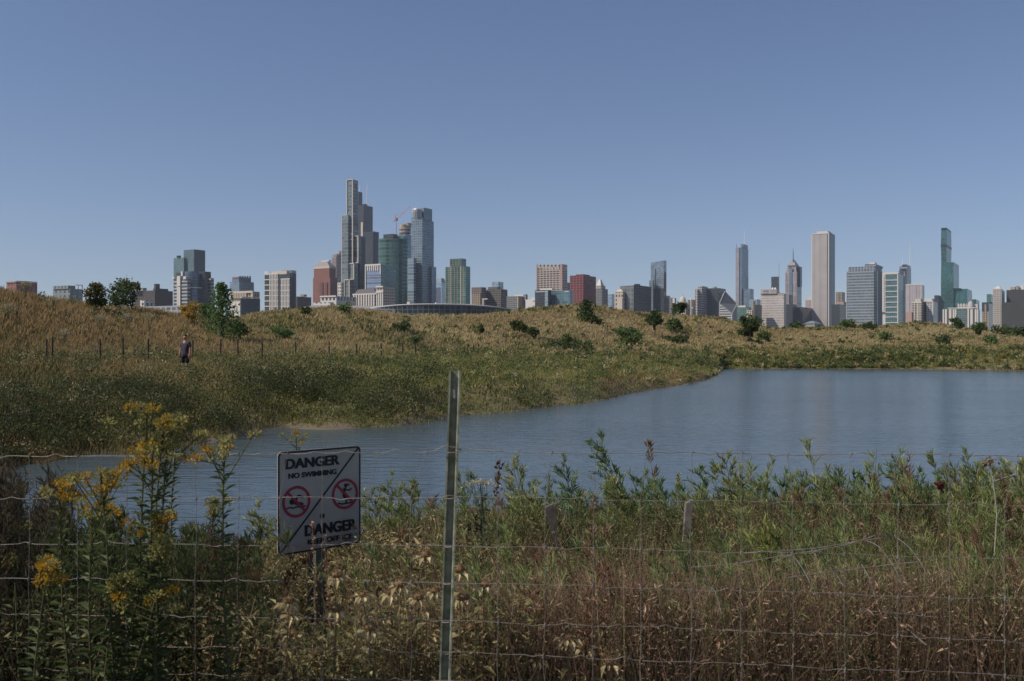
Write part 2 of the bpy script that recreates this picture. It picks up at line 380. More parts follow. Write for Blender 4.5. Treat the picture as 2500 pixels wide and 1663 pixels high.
f_brick = fac((.30, .115, .075), (.09, .10, .11), 6, 5, .5, .45, .3, roof=(.3, .2, .15)); f_darkbrick = fac((.085, .065, .055), (.03, .03, .035), 5, 4.5, .55, .5, .2)
f_tan = fac((.36, .29, .22), (.05, .05, .05), 5, 4.5, .5, .45, .2); f_grey = fac((.22, .22, .21), (.06, .07, .08), 4, 4, .45, .45, .3)
f_pale = fac((.46, .45, .42), (.10, .12, .13), 4, 6, .3, .45, .3); g_teal = fac((.05, .12, .115), (.05, .17, .16), 4, 4, .2, .3, .5, var=.5)
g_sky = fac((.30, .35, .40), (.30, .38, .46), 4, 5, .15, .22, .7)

# --- left end of the skyline
b = Tower('low_brick_building', 'low reddish brown flat-roofed building at the far left edge of the skyline', 1200, 40)
b.box('wall', f_brick, 16, 40, 91, 688); b.frame('cornice', TAN, [(16, 40, 687, 690)], 1.0, [(40, 90, 687, 689)])
b = Tower('concrete_block', 'grey concrete block with an open frame on its roof, left of the round trees', 1300, 171)
b.box('wall', fac((.24, .26, .26), (.13, .15, .16), 9, 6, .5, .4), 129, 171, 202, 705)
b.box('upper_storey', fac((.26, .28, .28), (.14, .16, .17), 7, 6, .5, .4), 129, 166, 184, 697, 705)
b.frame('roof_frame', GREY, [], .8, [(184, 201, 695.5, 697), (190, 191, 697, 706), (199.5, 201, 697, 706)], xc=170)
b = Tower('long_brick_building', 'long dark brick building with small roof towers right behind the two dark round trees', 1700, 378)
b.box('wall', f_darkbrick, 322, 378, 422, 709, dY=0); b.box('upper_wall', f_darkbrick, 374, 380, 411, 704, 709)
b.box('stair_tower', f_tan, 323, 333, 343, 690, 709, 12); b.box('stair_tower', f_tan, 343, 349, 354, 703, 709, 12); b.box('water_tower', f_darkbrick, 376, 381, 388, 693, 704, 6)
b.mast('mast', DARK, 309, 710, 669, 1.0, 20); b.mast('mast', DARK, 322, 710, 674, 1.0, 20)
b = Tower('long_shed', 'long low pale grey shed under the dark brick building and beside the mast', 900, 443)
b.box('wall', fac((.34, .35, .36), (.12, .13, .15), 7, 5, .3, .5), 352, 443, 452, 746); b.box('annex', f_white, 342, 352, 372, 733, dY=25)
m_ = Tower('grey_mast', 'thin pale grey mast standing on the slope left of the yellow bush', 260, 434, 'mast')
m_.mast('pole', PALEM, 434.5, 790, 700, 1.5); m_.box('mast_head', PALEM, 433.4, 435, 436, 698.5, 700)
b = Tower('glass_tower', 'dark green glass tower with two stepped upper blocks behind the white striped apartment tower', 2500, 475)
b.box('tower', g_dark, 449, 475, 501, 609); b.box('west_wing', fac((.10, .15, .15), (.14, .22, .23), 3, 5, .2, .3, .5), 424, 449, 455, 629, dY=8)
b.frame('glass_front', fac((.09, .13, .13), (.12, .19, .20), 3, 5, .2, .3, .5), [(449, 474.5, 610, 663)], .8); b.box('roof_plant', DARK, 431, 436, 441, 624, 629, 14)
b = Tower('apartment_tower', 'wide apartment tower with white vertical stripes and a blue glass curve, under dark green blocks', 2000, 457)
fa = fac((.40, .40, .38), (.06, .08, .10), 60, 7, .02, .45, .4)
b.box('tower', fa, 423, 457, 460, 680); b.cyl('glass_bay', fac((.08, .11, .14), (.09, .14, .19), 4, 6, .2, .25, .5), 452, 490, 664, dY=30)
b.box('east_wing', g_dark, 480, 500, 508, 668, dY=22); b.box('end_wing', fa, 500, 515, 521, 679, dY=40); b.box('penthouse', g_dark, 430, 500, 515, 663, 680, 40)
b.frame('white_fin', WHITE, [(434, 442, 674, 790), (423, 427.5, 676, 682), (449.5, 456, 675, 682)], 2.5); b.frame('white_fin', WHITE, [(444, 448, 663, 674)], 2.5, dY=36, xc=500)
b = Tower('glass_office', 'pale blue glass office with a notched crown and a small red sign', 2600, 584)
b.box('tower', fac((.22, .27, .31), (.22, .30, .37), 4, 5, .2, .25, .6), 561, 584, 620, 687); b.box('crown', g_blue, 567, 583, 613, 676, 687, 6)
b.frame('crown_fin', g_blue, [], 1.2, [(584 + i * 6, 587.5 + i * 6, 674, 686) for i in range(5)], 6, 583); b.frame('red_sign', mat('red sign', (.45, .09, .10), .6), [(568, 581, 677, 679.5)], 1.2, dY=6, xc=583)
b = Tower('stone_hall', 'tan stone hall with a colonnade under its roof, low behind the tall green tree', 1500, 619)
b.box('wall', f_tan, 564, 619, 634, 712); b.frame('colonnade', CREAM, [(564, 619, 711, 716), (564, 566, 716, 730), (616, 619, 716, 730)] + [(569 + i * 4, 571 + i * 4, 716, 729) for i in range(9)], 2)
b.box('terrace', WHITE, 562, 600, 610, 735, dY=-60)
b = Tower('dark_hall', 'dark low hall with a pale sloping roof edge at the right of the green tree', 1300, 588)
b.box('wall', fac((.07, .075, .085), (.04, .05, .06), 5, 5, .4, .4), 586, 589, 635, 728); b.frame('roof_edge', WHITE, [], 1.5, [(588, 632, 725.5, 728.5)])
# --- white banded tower and red brick tower
b = Tower('banded_tower', 'white banded office tower with black glass and a curved dark right side', 2100, 708)
b.box('tower', g_dark, 646, 708, 712, 669); b.cyl('curved_side', g_dark, 690, 723, 669, dY=28)
b.cyl('drum', fac((.58, .54, .50), (.5, .47, .44), 8, 40, .3, .1), 678, 723, 661, 668, 28, flat=.8); b.box('penthouse', CREAM, 663, 700, 704, 661.5, 669, 6)
b.box('glass_storey', fac((.05, .06, .07), (.05, .07, .08), 4, 4, .2, .2), 674, 712, 722, 668.2, 676, -.6)
b.frame('white_grid', WHITE, [(646, 658, y, y + 2.2) for y in (668, 682, 695, 708, 721, 734, 747)] + [(658, 680, y, y + 2.2) for y in (668, 682, 695, 708, 721, 734, 747)]
        + [(686, 708, y, y + 2.2) for y in (680, 695, 708, 721, 734, 747)] + [(646, 657, 663, 668)] + [(658.5 + 3.6 * i, 660.3 + 3.6 * i, 670, 790) for i in range(6)] + [(687 + 3.6 * i, 688.8 + 3.6 * i, 682, 790) for i in range(6)], 1.2)
b = Tower('dark_low_block', 'dark low block with a little roof house, just right of the white banded tower', 2300, 726)
b.box('wall', f_darkbrick, 716, 726, 760, 724); b.box('roof_house', f_tan, 733, 742, 749, 719, 724, 12)
b = Tower('brick_tower', 'red brick tower with a cream cornice and a grey trapezoid roof', 2200, 806)
b.box('tower', f_brick, 764, 806, 823, 677); b.box('upper_tower', f_brick, 766, 804, 820, 655, 677, 4)
b.box('cornice', CREAM, 766, 804, 820, 650, 655, 3.0); b.box('roof', TANROOF, 767, 804, 819, 637.5, 650, 5, taper=.48); b.box('roof_cap', WHITE, 784, 803, 808, 635.5, 638.5, 28)
b.frame('bay', fac((.26, .095, .06), (.05, .06, .07), 3, 5, .3, .4), [(795, 800, 690, 790), (781, 789, 690, 790)], 1.6)
b = Tower('round_top_tower', 'pinkish tower with a rounded blue-grey top just behind the red brick tower', 2900, 821)
b.box('tower', fac((.34, .25, .22), (.16, .16, .18), 3, 9, .5, .2), 810, 821, 840, 628); b.box('shoulder', fac((.34, .25, .22), (.16, .16, .18), 3, 9, .5, .2), 812, 822, 838, 621, 628, 5)
b.dome('dome', mat('blue grey metal', (.24, .25, .27), .6, .2), 829, 623, 20, 11, 25)
# --- the tall cream framed tower, the black tower behind it and their neighbours
b = Tower('black_tower', 'black stepped skyscraper with two white masts right behind the tall cream framed tower', 3300, 890)
f_black = fac((.035, .04, .045), (.05, .06, .07), 3, 4, .3, .3, .4)
b.box('tower', f_black, 866, 888, 910, 501); b.box('tall_section', f_black, 862, 876, 884.5, 468, 505, 14); b.box('corner_cap', f_black, 884, 892, 897, 498, 501, 8)
b.mast('mast', MASTW, 896.5, 502, 446, 2.2, 15); b.mast('mast', MASTW, 879, 469, 453, 1.8, 20); b.frame('lit_strip', CREAM, [(882, 886.5, 543, 577)], 2, dY=-6, xc=888)
b = Tower('dark_slab_tower', 'dark slab tower wedged between the black stepped skyscraper and the green glass round tower', 2700, 911)
b.box('tower', g_dark, 886, 911, 925, 565)
b = Tower('framed_tower', 'tallest tower of cream frames stepping down to the right, like stacked boxes', 2000, 862.5)
f_nema = fac((.17, .19, .185), (.17, .21, .22), 6, 7, .12, .4, .5, var=.4); g_ndk = fac((.05, .06, .065), (.055, .075, .085), 3.5, 3.5, .2, .3, .45)
b.box('main_shaft', f_nema, 847, 862.5, 874, 439); b.box('west_shaft', f_nema, 834.5, 850, 860, 525, dY=-.4)
b.box('glass_body', g_ndk, 862, 878, 892, 577, dY=20); b.box('glass_body', g_ndk, 866, 880, 926, 672, dY=42)
b.box('middle_box', f_nema, 862.7, 876, 880, 577, 643, -1.5); b.box('lower_box', f_nema, 851.5, 865.5, 869, 643, 683, -4); b.box('foot_box', f_nema, 841, 854.5, 858, 683, 742, -6)
b.box('plant_floor', DARK, 835.5, 875.4, 876.5, 614, 627.5, -1.9)
F = []
for (x0, x1, y0, y1, cols) in ((847, 862.5, 438, 643, 1), ):
    F += [(x0, x1, y0, y0 + 2), (x0, x0 + 1.6, y0, y1), (x1 - 1.8, x1, y0, y1)]
b.frame('cream_frame', CREAM, F + [(834.5, 847, 525, 527), (834.5, 836.2, 525, 720)], 1.6)
b.frame('cream_frame', CREAM, [(862.5, 876, 576, 578.2), (874, 876, 577, 643), (862.5, 876, 640.5, 643), (862.6, 864, 577, 643)], 1.6, dY=-1.6, xc=876)
b.frame('cream_frame', CREAM, [(851.5, 865.5, 642.5, 645), (851.5, 853, 643, 683), (863.7, 865.5, 643, 683), (851.5, 865.5, 681, 683)], 1.6, dY=-4.1, xc=865.5)
b.frame('cream_frame', CREAM, [(841, 854.5, 682, 684.5), (841, 842.7, 683, 740), (852.7, 854.5, 683, 740), (834.5, 836.5, 690, 740)], 1.6, dY=-6.1, xc=854.5)
[b.frame('white_floor', f_pale, [r_], .9) for r_ in [(848.6, 860.6, y, y + 3) for y in (571, 583, 596, 632)] + [(837, 846, y, y + 3) for y in (640, 655, 668, 690, 703)]]
b = Tower('slim_white_block', 'slim white block with small square windows at the foot of the tall cream framed tower', 1750, 833)
b.box('wall', fac((.60, .57, .52), (.10, .10, .11), 4, 6, .5, .5), 824, 833, 837, 690)
b = Tower('round_glass_tower', 'dark green glass tower with a curved front left of the tallest round-topped tower', 2100, 960)
b.cyl('tower', fac((.09, .15, .13), (.07, .15, .13), 60, 8, .02, .35, .45), 924, 996, 584, dY=40, flat=.55); b.box('penthouse', g_dark, 936, 960, 971, 571, 584, 45); b.box('east_penthouse', g_green, 955, 985, 995, 576, 584, 50)
b = Tower('construction_tower', 'tower under construction with bare beige top floors beside the red crane', 2700, 993)
b.box('tower', g_blue, 973, 990, 1006, 571); b.cyl('bare_floors', fac((.42, .35, .28), (.07, .07, .07), 9, 9, .1, .45, .0, .8), 975, 1003, 556, 571, 20, flat=.8); b.cyl('core', TAN, 976, 994, 549, 556, 20); b.box('lift_core', f_tan, 991, 997, 1004, 544, 556, 25)
c = Tower('tower_crane', 'small red tower crane rising above the green glass round tower', 2650, 967, 'crane')
c.mast('mast', MASTR, 967.5, 600, 531, 2.0)
def strut(t, name, m, xa, ya, xb, yb, wpx, n=1):
    mb = MB(); A = px(xa, ya, t.Y); B = px(xb, yb, t.Y); k = np.linspace(0, 1, 8)[:, None]
    for dz in ([0] if n == 1 else [-1, 1]):
        o = np.array([0, 0, dz * 1.4]); tubes(mb, A + o + (B - A) * k, wpx / 2 / FPX * t.Y, (.5,) * 3, 5)
    return t._b(mb, name, m)
strut(c, 'jib', MASTR, 966, 537, 1004.5, 501, .8, 2); strut(c, 'counter_jib', MASTR, 968, 536, 960.5, 541, 1.6); strut(c, 'a_frame', MASTR, 966, 536, 964.5, 525, 1.2); strut(c, 'jib_tie', MASTR, 964.5, 525, 985, 519.5, .5)
c.box('cab', mat('crane cab', (.45, .16, .10), .6), 963.5, 967, 970, 532, 538, -2)
b = Tower('round_topped_tower', 'tall blue-grey glass tower with a drum-shaped crown, right of the red crane', 2000, 1030)
b.box('tower', fac((.20, .24, .26), (.16, .22, .26), 5, 5, .2, .3, .5), 1004, 1031, 1059, 536); b.cyl('curved_bay', fac((.26, .30, .33), (.20, .27, .31), 60, 6, .02, .3, .5), 1004, 1034, 532, dY=24)
b.cyl('crown', fac((.40, .41, .41), (.20, .24, .27), 4, 30, .4, .08, .4), 1005, 1030, 513, 532, 26); b.box('crown_slab', fac((.20, .25, .27), (.14, .20, .22), 3, 4, .3, .3), 1016, 1035, 1055, 507, 536, 30, slope=511)
b.dome('crown_dome', PALEM, 1017, 513, 22, 5, 26); b.box('east_shoulder', g_blue, 1040, 1054, 1065, 651, dY=20); b.box('west_shoulder', fac((.26, .30, .33), (.20, .27, .31), 60, 6, .02, .3, .5), 995, 1010, 1016, 630, dY=-8)
b = Tower('white_topped_block', 'blue glass block with a white columned top storey in front of the green round tower', 1900, 930)
b.box('wall', fac((.26, .30, .38), (.25, .30, .40), 60, 5, .02, .25, .6), 893, 930, 966, 647)
b.frame('white_top', WHITE, [(892, 930.5, 645, 649), (892, 894, 649, 720), (928.5, 930.5, 649, 670)] + [(897 + 5 * i, 899.5 + 5 * i, 649, 661) for i in range(6)], 1.5)
b.frame('east_glass', fac((.12, .17, .17), (.14, .22, .22), 5, 5, .2, .25, .5), [], .8, [(930.5, 965.5, 648, 790)])
b = Tower('columned_hall', 'cream classical hall with tall columns, a dark hipped roof and a square corner tower', 1500, 936)
b.box('wall', f_cream, 862, 920, 924, 717, dY=6); b.box('roof', SLATE, 864, 920, 924, 705, 717, 6.5, taper=.66); b.box('corner_tower', f_cream, 919, 936, 965, 700)
b.frame('column', WHITE, [(862, 920, 717, 720)] + [(864 + i * 6.1, 867 + i * 6.1, 720, 790) for i in range(9)], 2, dY=5.8, xc=920); b.frame('tower_trim', WHITE, [(918.5, 936, 698.5, 702), (919, 936, 711, 715)] + [(920 + i * 4.6, 922.4 + i * 4.6, 716, 790) for i in range(4)], 1.6)
b = Tower('white_museum', 'low white building with a row of square windows below the red brick tower', 1450, 821)
b.box('wall', fac((.60, .57, .52), (.10, .10, .11), 7, 12, .45, .45), 782, 821, 870, 723); b.box('wing', fac((.62, .59, .54), (.12, .12, .12), 8, 9, .5, .6), 765, 806, 812, 738, dY=-40)
b.frame('cornice', WHITE, [(782, 821, 722, 725.5)], 1.2)
# --- stadium
b = Tower('glass_stadium', 'long low stadium bowl of dark blue glass with a bright curved rim', 1000, 1062, 'stadium')
def bowl():
    n = 96; a = np.linspace(0, 2 * math.pi, n, endpoint=False); cx, cy_ = (1062 - CXP) / FPX * 1000, 1060.
    ax, ay = 77., 60.; mb = MB(); rim = MB()
    base = np.c_[cx + ax * .9 * np.cos(a), cy_ + ay * .9 * np.sin(a)]; top = np.c_[cx + ax * np.cos(a), cy_ + ay * np.sin(a)]
    zt = CAMZ + (HOR - (743.5 + 13 * np.abs(np.cos(a)) ** 2.4)) / FPX * (cy_ + ay * np.sin(a))
    prism(mb, base, 0, 30, top, zt)
    k = np.r_[np.arange(n), 0]; tubes(rim, np.c_[top, zt + .3][k], .75, (.5,) * 3, 6)
    pod = MB(); prism(pod, [(cx - 140, 1010), (cx - 40, 1010), (cx - 40, 1100), (cx - 140, 1100)], 0, zat(748, 1010), None, [zat(752, 1010), zat(755, 1010), zat(748, 1100), zat(745, 1100)])
    return mb, rim, pod
m1, m2, m3 = bowl()
b._b(m1, 'bowl', fac((.10, .12, .15), (.05, .075, .10), 5, 4, .2, .2, .5, roof=(.35, .36, .37))); b._b(m2, 'rim', mat('bright rim', (.46, .46, .45), .7)); b._b(m3, 'side_stand', fac((.30, .31, .31), (.12, .13, .14), 8, 4, .3, .4))
b.box('scoreboard', CREAM, 993.5, 1000, 1003, 737, 750, 20); b.dome('roof_light', MASTW, 1064, 742.5, 5, 4, 10)
b = Tower('blue_roofed_block', 'hazy blue-grey block with a sloping roof in the gap right of the tallest round-topped tower', 3600, 1078)
b.box('tower', g_sky, 1062, 1078, 1088, 690); b.box('roof', mat('haze tinted roof', (.22, .27, .32), .6), 1062, 1078, 1088, 679, 690, 1, taper=.7); b.box('white_block', WHITE, 1065, 1073, 1076, 702, dY=-200)  # roof tint puts distance haze into its colour
b = Tower('green_tower', 'green glass tower with cream vertical lines and a raised centre block', 2100, 1137)
fg = fac((.28, .31, .27), (.09, .18, .155), 7.5, 4.5, .14, .14, .5, var=.3)
b.box('tower', fg, 1087, 1137, 1148, 650); b.box('top_block', fg, 1098, 1127, 1138, 631, 650, 6); b.frame('cream_fin', CREAM, [(1125, 1126.4, 650, 790), (1099, 1100.2, 650, 790)], .9)
b = Tower('brown_stepped_block', 'dark brown stepped office block with tan columns at its foot, right of the green tower', 2200, 1223)
fbr = fac((.15, .135, .12), (.07, .075, .075), 4, 5, .35, .45)
b.box('wall', fbr, 1172, 1223, 1239, 706); b.box('west_block', fac((.24, .20, .17), (.10, .09, .085), 4, 5, .45, .45), 1151, 1175, 1187, 701, dY=-6); b.box('roof_storey', fbr, 1191, 1215, 1222, 700.5, 706, 14)
b.box('tan_annex', f_tan, 1151, 1172, 1174, 716, dY=-30); b.frame('column', CREAM, [(1165, 1192, 729, 732), (1166, 1169, 732, 760), (1172, 1177, 732, 760), (1180, 1183, 732, 760)], 4, dY=-32, xc=1192)
b = Tower('pale_glass_slab', 'pale blue-grey glass slab top peeping over the dark brown stepped block', 3200, 1217)
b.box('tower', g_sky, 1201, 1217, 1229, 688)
b = Tower('old_grey_block', 'old dark grey block with a tan bay, low beside the white flat building', 2000, 1262)
b.box('wall', f_grey, 1237, 1262, 1283, 723); b.frame('tan_bay', TAN, [], 3, [(1262, 1272, 725, 760)]); b.box('roof_storey', WHITE, 1256, 1278, 1281, 719.5, 723, 20); b.box('chimney', GREY, 1281, 1283.5, 1286, 718.5, 740, 14)
b = Tower('white_flat_building', 'bright white flat-roofed building left of the dark glass low office', 1800, 1306)
b.box('wall', fac((.66, .64, .60), (.5, .49, .47), 30, 9, .5, .6), 1283, 1307, 1312, 731); b.box('upper_wall', WHITE, 1296, 1307, 1311, 725.5, 731, 2)
b = Tower('beige_grid_tower', 'pinkish beige tower with a grid of windows and round openings along its crown', 2300, 1373)
fb = fac((.48, .40, .35), (.11, .10, .10), 8.4, 5.2, .22, .35, .2)
b.box('tower', fb, 1310, 1373, 1385, 658); b.box('crown', fac((.48, .40, .35), (.46, .38, .33), 8, 30, .3, .3), 1310, 1373, 1385, 645, 658, -.3)
b.frame('corner_pier', PINKW, [(1310, 1312.5, 645, 790), (1368, 1373, 645, 790)], 1); [b.frame('crown_opening', DARK, [(1318 + i * 9.2, 1321.5 + i * 9.2, 646.5, 651)], .7) for i in range(6)]
b = Tower('dark_glass_office', 'low office of dark and blue-green glass in front of the beige grid tower', 1700, 1352)
b.box('wall', g_dark, 1306, 1340, 1346, 708); b.box('east_wing', fac((.10, .16, .18), (.14, .22, .25), 4, 5, .12, .2, .5), 1336, 1392, 1399, 708.5, dY=-4); b.frame('light_strip', fac((.30, .36, .40), (.34, .42, .48), 4, 5, .15, .2), [(1331, 1338, 710, 790)], 1, xc=1340)
b.frame('roof_line', PALEM, [(1308, 1330, 711.5, 713.5)], 1, xc=1340); b.frame('roof_sign', WHITE, [(1380, 1389, 711, 713)], .6, dY=-4, xc=1392); b.box('roof_plant', WHITE, 1318, 1348, 1352, 703.5, 708, 20)
b = Tower('red_slab', 'dark red slab tower with a shaded right side, beside the beige grid tower', 2000, 1424)
b.box('tower', fac((.23, .065, .055), (.09, .045, .05), 7, 5, .35, .4, .3, roof=(.3, .15, .12)), 1391, 1424, 1455, 672); b.box('cap', mat('dark red cap', (.22, .06, .05), .7), 1406, 1424, 1440, 669.5, 672, 10)
b = Tower('sliver_tower', 'narrow dark sliver between the beige grid tower and the dark red slab', 2800, 1386)
b.box('tower', g_dark, 1378, 1387, 1393, 690)
b = Tower('pointed_block', 'dark block with a pale pointed gable top just right of the dark red slab', 2500, 1468)
b.box('wall', f_grey, 1452, 1470, 1484, 705); b.box('upper_wall', f_cream, 1455, 1468, 1478, 697, 705, 8); b.box('gable_roof', WHITE, 1455, 1467, 1475, 682, 697, 9, taper=.3)
b = Tower('small_blue_block', 'small hazy blue block in the gap before the tan building with loggias', 3000, 1494)
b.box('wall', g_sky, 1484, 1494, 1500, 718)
b = Tower('tan_loggia_building', 'tan stone building with dark loggia windows half hidden by the wide grey and dark office', 1900, 1520)
b.box('wall', fac((.50, .43, .35), (.12, .10, .09), 6, 8, .45, .45), 1500, 1521, 1526, 712, slope=713); b.box('pediment', CREAM, 1503, 1521, 1525, 706, 712, 2, taper=.3); b.box('foot', CREAM, 1506, 1519, 1522, 728, dY=-30)
b = Tower('wide_grey_office', 'wide office with a plain grey left wall and a right wall coloured nearly black for its shade', 1900, 1547)
b.box('wall', fac((.22, .225, .22), (.17, .18, .18), 3, 9, .3, .2), 1514, 1547, 1590, 696.5, slope=698); b.frame('painted_wall_shade', fac((.045, .05, .06), (.03, .045, .055), 4, 4, .35, .35, .3), [], .7, [(1547.4, 1589, 698, 790)]); b.box('penthouse', DARK, 1549, 1556, 1563, 693, 699, 20)  # near-black facing puts the east wall's shade into its colour
b = Tower('slanted_glass_tower', 'blue-grey glass tower with a slanted top, its lower half coloured with a dark reflection', 2500, 1621)
gs = fac((.22, .26, .29), (.24, .31, .37), 4, 5, .18, .22, .6)
b.box('tower', gs, 1589, 1621, 1627, 636, slope=640); b.box('lower_wing', gs, 1585, 1594, 1597, 684, dY=-3); b.frame('slot', DARK, [(1599.5, 1601.5, 656, 700)], .5); b.frame('brown_strip', mat('brown panels', (.16, .10, .09), .7), [], .5, [(1621.5, 1626.5, 665, 712)])
b.frame('painted_reflection', g_dark, [(1595, 1621, 704, 790)], .8); b.frame('mullion', PALEM, [(1594, 1621, 696.5, 697.5)], .9)  # dark facing paints the neighbour's reflection onto the lower half
b = Tower('small_pale_block', 'small pale grey block with a white roof house right of the slanted glass tower', 2500, 1641)
b.box('wall', f_grey, 1622, 1641, 1651, 727); b.box('roof_house', WHITE, 1627, 1633, 1636, 722, 727, 10); b.box('tank', WHITE, 1642, 1647, 1650, 728, 740, -20)
b = Tower('domed_stone_building', 'cream stone building with a pointed dome and lantern, behind the small leafy bush', 2200, 1672)
b.box('wall', f_cream, 1657, 1674, 1679, 738); b.dome('dome', CREAM, 1667, 738, 16, 15, 14); b.mast('lantern', CREAM, 1667, 725, 716.5, 2.4, 14)
b = Tower('pilastered_block', 'pale block with dark vertical strips between the pointed dome and the striped beige tower', 2200, 1692)
b.box('wall', fac((.42, .37, .33), (.12, .11, .11), 7, 40, .5, .1), 1677, 1692, 1698, 732); b.dome('roof_light', WHITE, 1687, 732, 5, 4, 10)
# --- right half
b = Tower('flared_dark_tower', 'dark tower whose upper edge flares to the right, with beige striped slabs at its left', 2600, 1748)
b.box('tower', g_dark, 1714, 1752, 1764, 705, dY=6); b.box('flare', g_dark, 1722, 1756, 1772, 703.5, 716, 4)
b.box('striped_slab', f_pale, 1704, 1714, 1728, 698.5, dY=-14); b.box('low_striped_slab', fac((.52, .46, .40), (.20, .19, .19), 4, 7, .4, .3), 1696, 1703, 1706, 706, dY=-20); b.box('roof_house', GREY, 1740, 1746, 1750, 700, 704, 20)
b = Tower('diamond_roof_tower', 'white striped building cut by a slanting diamond-shaped roof', 2500, 1787)
def diamond():
    Y = 2500.; D = 40.
    def q(x, y, dy=0): p = px(x, y, Y + dy); return p
    f = MB(); r = MB(); e = MB(); tr = MB()
    A, B_, C_, D_ = q(1756, 741), q(1787, 766, -6), q(1799, 742, 34), q(1770, 711, 34)
    gA, gB, gC, gD = [np.array([p[0], p[1], 0.]) for p in (A, B_, C_, D_)]
    wl = np.linalg.norm(gB - gA); 
    f.add([gA, gB, B_, A], [[[0, 1, 2, 3]]], None, [[[[0, 0], [wl, 0], [wl, B_[2]], [0, A[2]]]]])
    e.add([gB, gC, C_, B_, gD, D_, gA, A], [[[0, 1, 2, 3], [1, 4, 5, 2], [4, 6, 7, 5]]], None, [[[[0, 0], [30, 0], [30, 90], [0, 90]]] * 3])
    r.add([A, B_, C_, D_], [[[0, 1, 2, 3]]], None, [[[[0, 0], [60, 0], [60, 60], [0, 60]]]])
    for P, Q in ((A, B_), (B_, C_), (C_, D_), (D_, A), (B_, gB)):
        k = np.linspace(0, 1, 3)[:, None]; tubes(tr, P + (Q - P) * k, .9, (.5,) * 3, 4)
    return f, r, e, tr
m1, m2, m3, m4 = diamond()
b._b(m1, 'striped_front', fac((.70, .69, .66), (.12, .13, .14), 90, 6, .01, .5, .2)); b._b(m2, 'diamond_roof', fac((.14, .15, .16), (.10, .11, .12), 90, 5, .01, .3, .2, .5, roof=(.13, .14, .15))); b._b(m3, 'east_wall', f_grey); b._b(m4, 'white_edge', WHITE)
b = Tower('spired_glass_tower', 'slim tall blue glass tower with a notched top and a white spire', 3600, 1808)
gt = fac((.16, .20, .23), (.13, .19, .24), 4, 5, .2, .3, .55); gtl = fac((.36, .33, .33), (.26, .26, .30), 4, 6, .3, .3, .5)
b.box('tower', gt, 1796, 1811, 1827, 604); b.box('upper_tower', gt, 1809, 1815, 1826, 596, 604, 10); b.frame('painted_lit_front', gtl, [(1796, 1804.5, 604.5, 790)], .8)  # paler facade copy puts sunlight into the front's colour
b.mast('spire', MASTW, 1817.5, 596, 564, 1.8, 20); b.mast('mast', DARK, 1798, 604, 594, 1.0, 10); b.box('low_wing', gt, 1816, 1832, 1840, 705, dY=-15); b.frame('pale_fin', CREAM, [], .9, [(1814.2, 1816, 705, 745)])
b = Tower('hazy_block', 'small hazy blue-grey block behind the big dark bush', 3400, 1848)
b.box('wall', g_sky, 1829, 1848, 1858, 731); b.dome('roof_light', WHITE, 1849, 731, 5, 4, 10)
b = Tower('ornate_block', 'low dark green glass block with a frilly white top, left behind the big dark bush', 2300, 1826)
b.box('wall', g_green, 1799, 1828, 1834, 750); b.box('white_top', WHITE, 1803, 1820, 1824, 746, 750, 10); b.box('gold_tower', f_tan, 1836, 1841, 1844, 735, dY=60); b.box('cream_front', f_cream, 1823, 1836, 1838, 757, dY=-60); b.box('dark_back', g_dark, 1836, 1852, 1860, 744, dY=80)
b = Tower('pale_square_tower', 'plain pale square tower with little white domes on its roof', 2400, 1914)
fp = fac((.52, .48, .44), (.34, .31, .30), 3, 6, .35, .45, .1)
b.box('tower', fp, 1857, 1914, 1920, 717); b.box('penthouse', fac((.42, .36, .33), (.36, .31, .29), 20, 6, .3, .3), 1857, 1896, 1901, 706, 717, 6); b.frame('cornice', TAN, [(1857, 1914, 716, 718.5)], .8)
for x in (1886.5, 1893): b.dome('radome', MASTW, x, 706, 6, 4, 20)
b.dome('radome', MASTW, 1906, 717, 8, 4, 20)
b = Tower('dark_slim_tower', 'dark slim tower with a thin antenna, rising behind the roof of the pale square tower', 3800, 1898)
b.box('tower', g_dark, 1883, 1898, 1902, 675.5); b.mast('antenna', DARK, 1902, 740, 641, 1.1, -8)
b = Tower('chevron_tower', 'pointed stone and glass tower with a chevron top and a dark needle spire', 2900, 1944)
fch = fac((.40, .34, .31), (.22, .23, .27), 4, 30, .45, .06, .4)
b.box('tower', fch, 1917, 1945, 1957, 664); b.box('chevron', fch, 1919, 1944, 1955, 648, 664, 3, taper=.8); b.box('peak', fac((.34, .30, .28), (.24, .25, .28), 4, 6, .4, .3), 1922, 1942, 1952, 631, 648, 6, taper=.12)
b.mast('spire', DARK, 1936.5, 640, 607, 2.0, 20); b.frame('glass_strip', g_blue, [(1927, 1934, 652, 720)], .8); b.box('east_shoulder', g_dark, 1945, 1953, 1958, 651, 700, 14); b.box('lower_wing', g_dark, 1926, 1932, 1936, 720, dY=-30)
b = Tower('dark_terrace_block', 'low block coloured dark for its shade between the pale square tower and the tallest white tower', 2600, 1935)
b.box('wall', g_dark, 1916, 1935, 1945, 743); b.box('wall_extension', g_dark, 1940, 1960, 1990, 750, dY=30)  # dark facade carries the shadow lying on these blocks
b = Tower('pink_stepped_block', 'small pale pink block with a stepped white top left of the tallest white tower', 3300, 1979)
b.box('wall', fac((.46, .36, .33), (.3, .24, .23), 5, 5, .5, .5), 1966, 1980, 1990, 732); b.box('top_step', WHITE, 1973, 1981, 1988, 725, 732, 4)
b = Tower('hip_roofed_pavilion', 'little pavilion with a grey-green hipped roof at the foot of the tallest white tower', 1500, 1990, 'pavilion')
b.box('wall', GREY, 1962, 1990, 2006, 790); b.box('roof', mat('grey green roof', (.20, .24, .24), .7), 1961, 1990, 2008, 783, 790, -1, taper=.25)
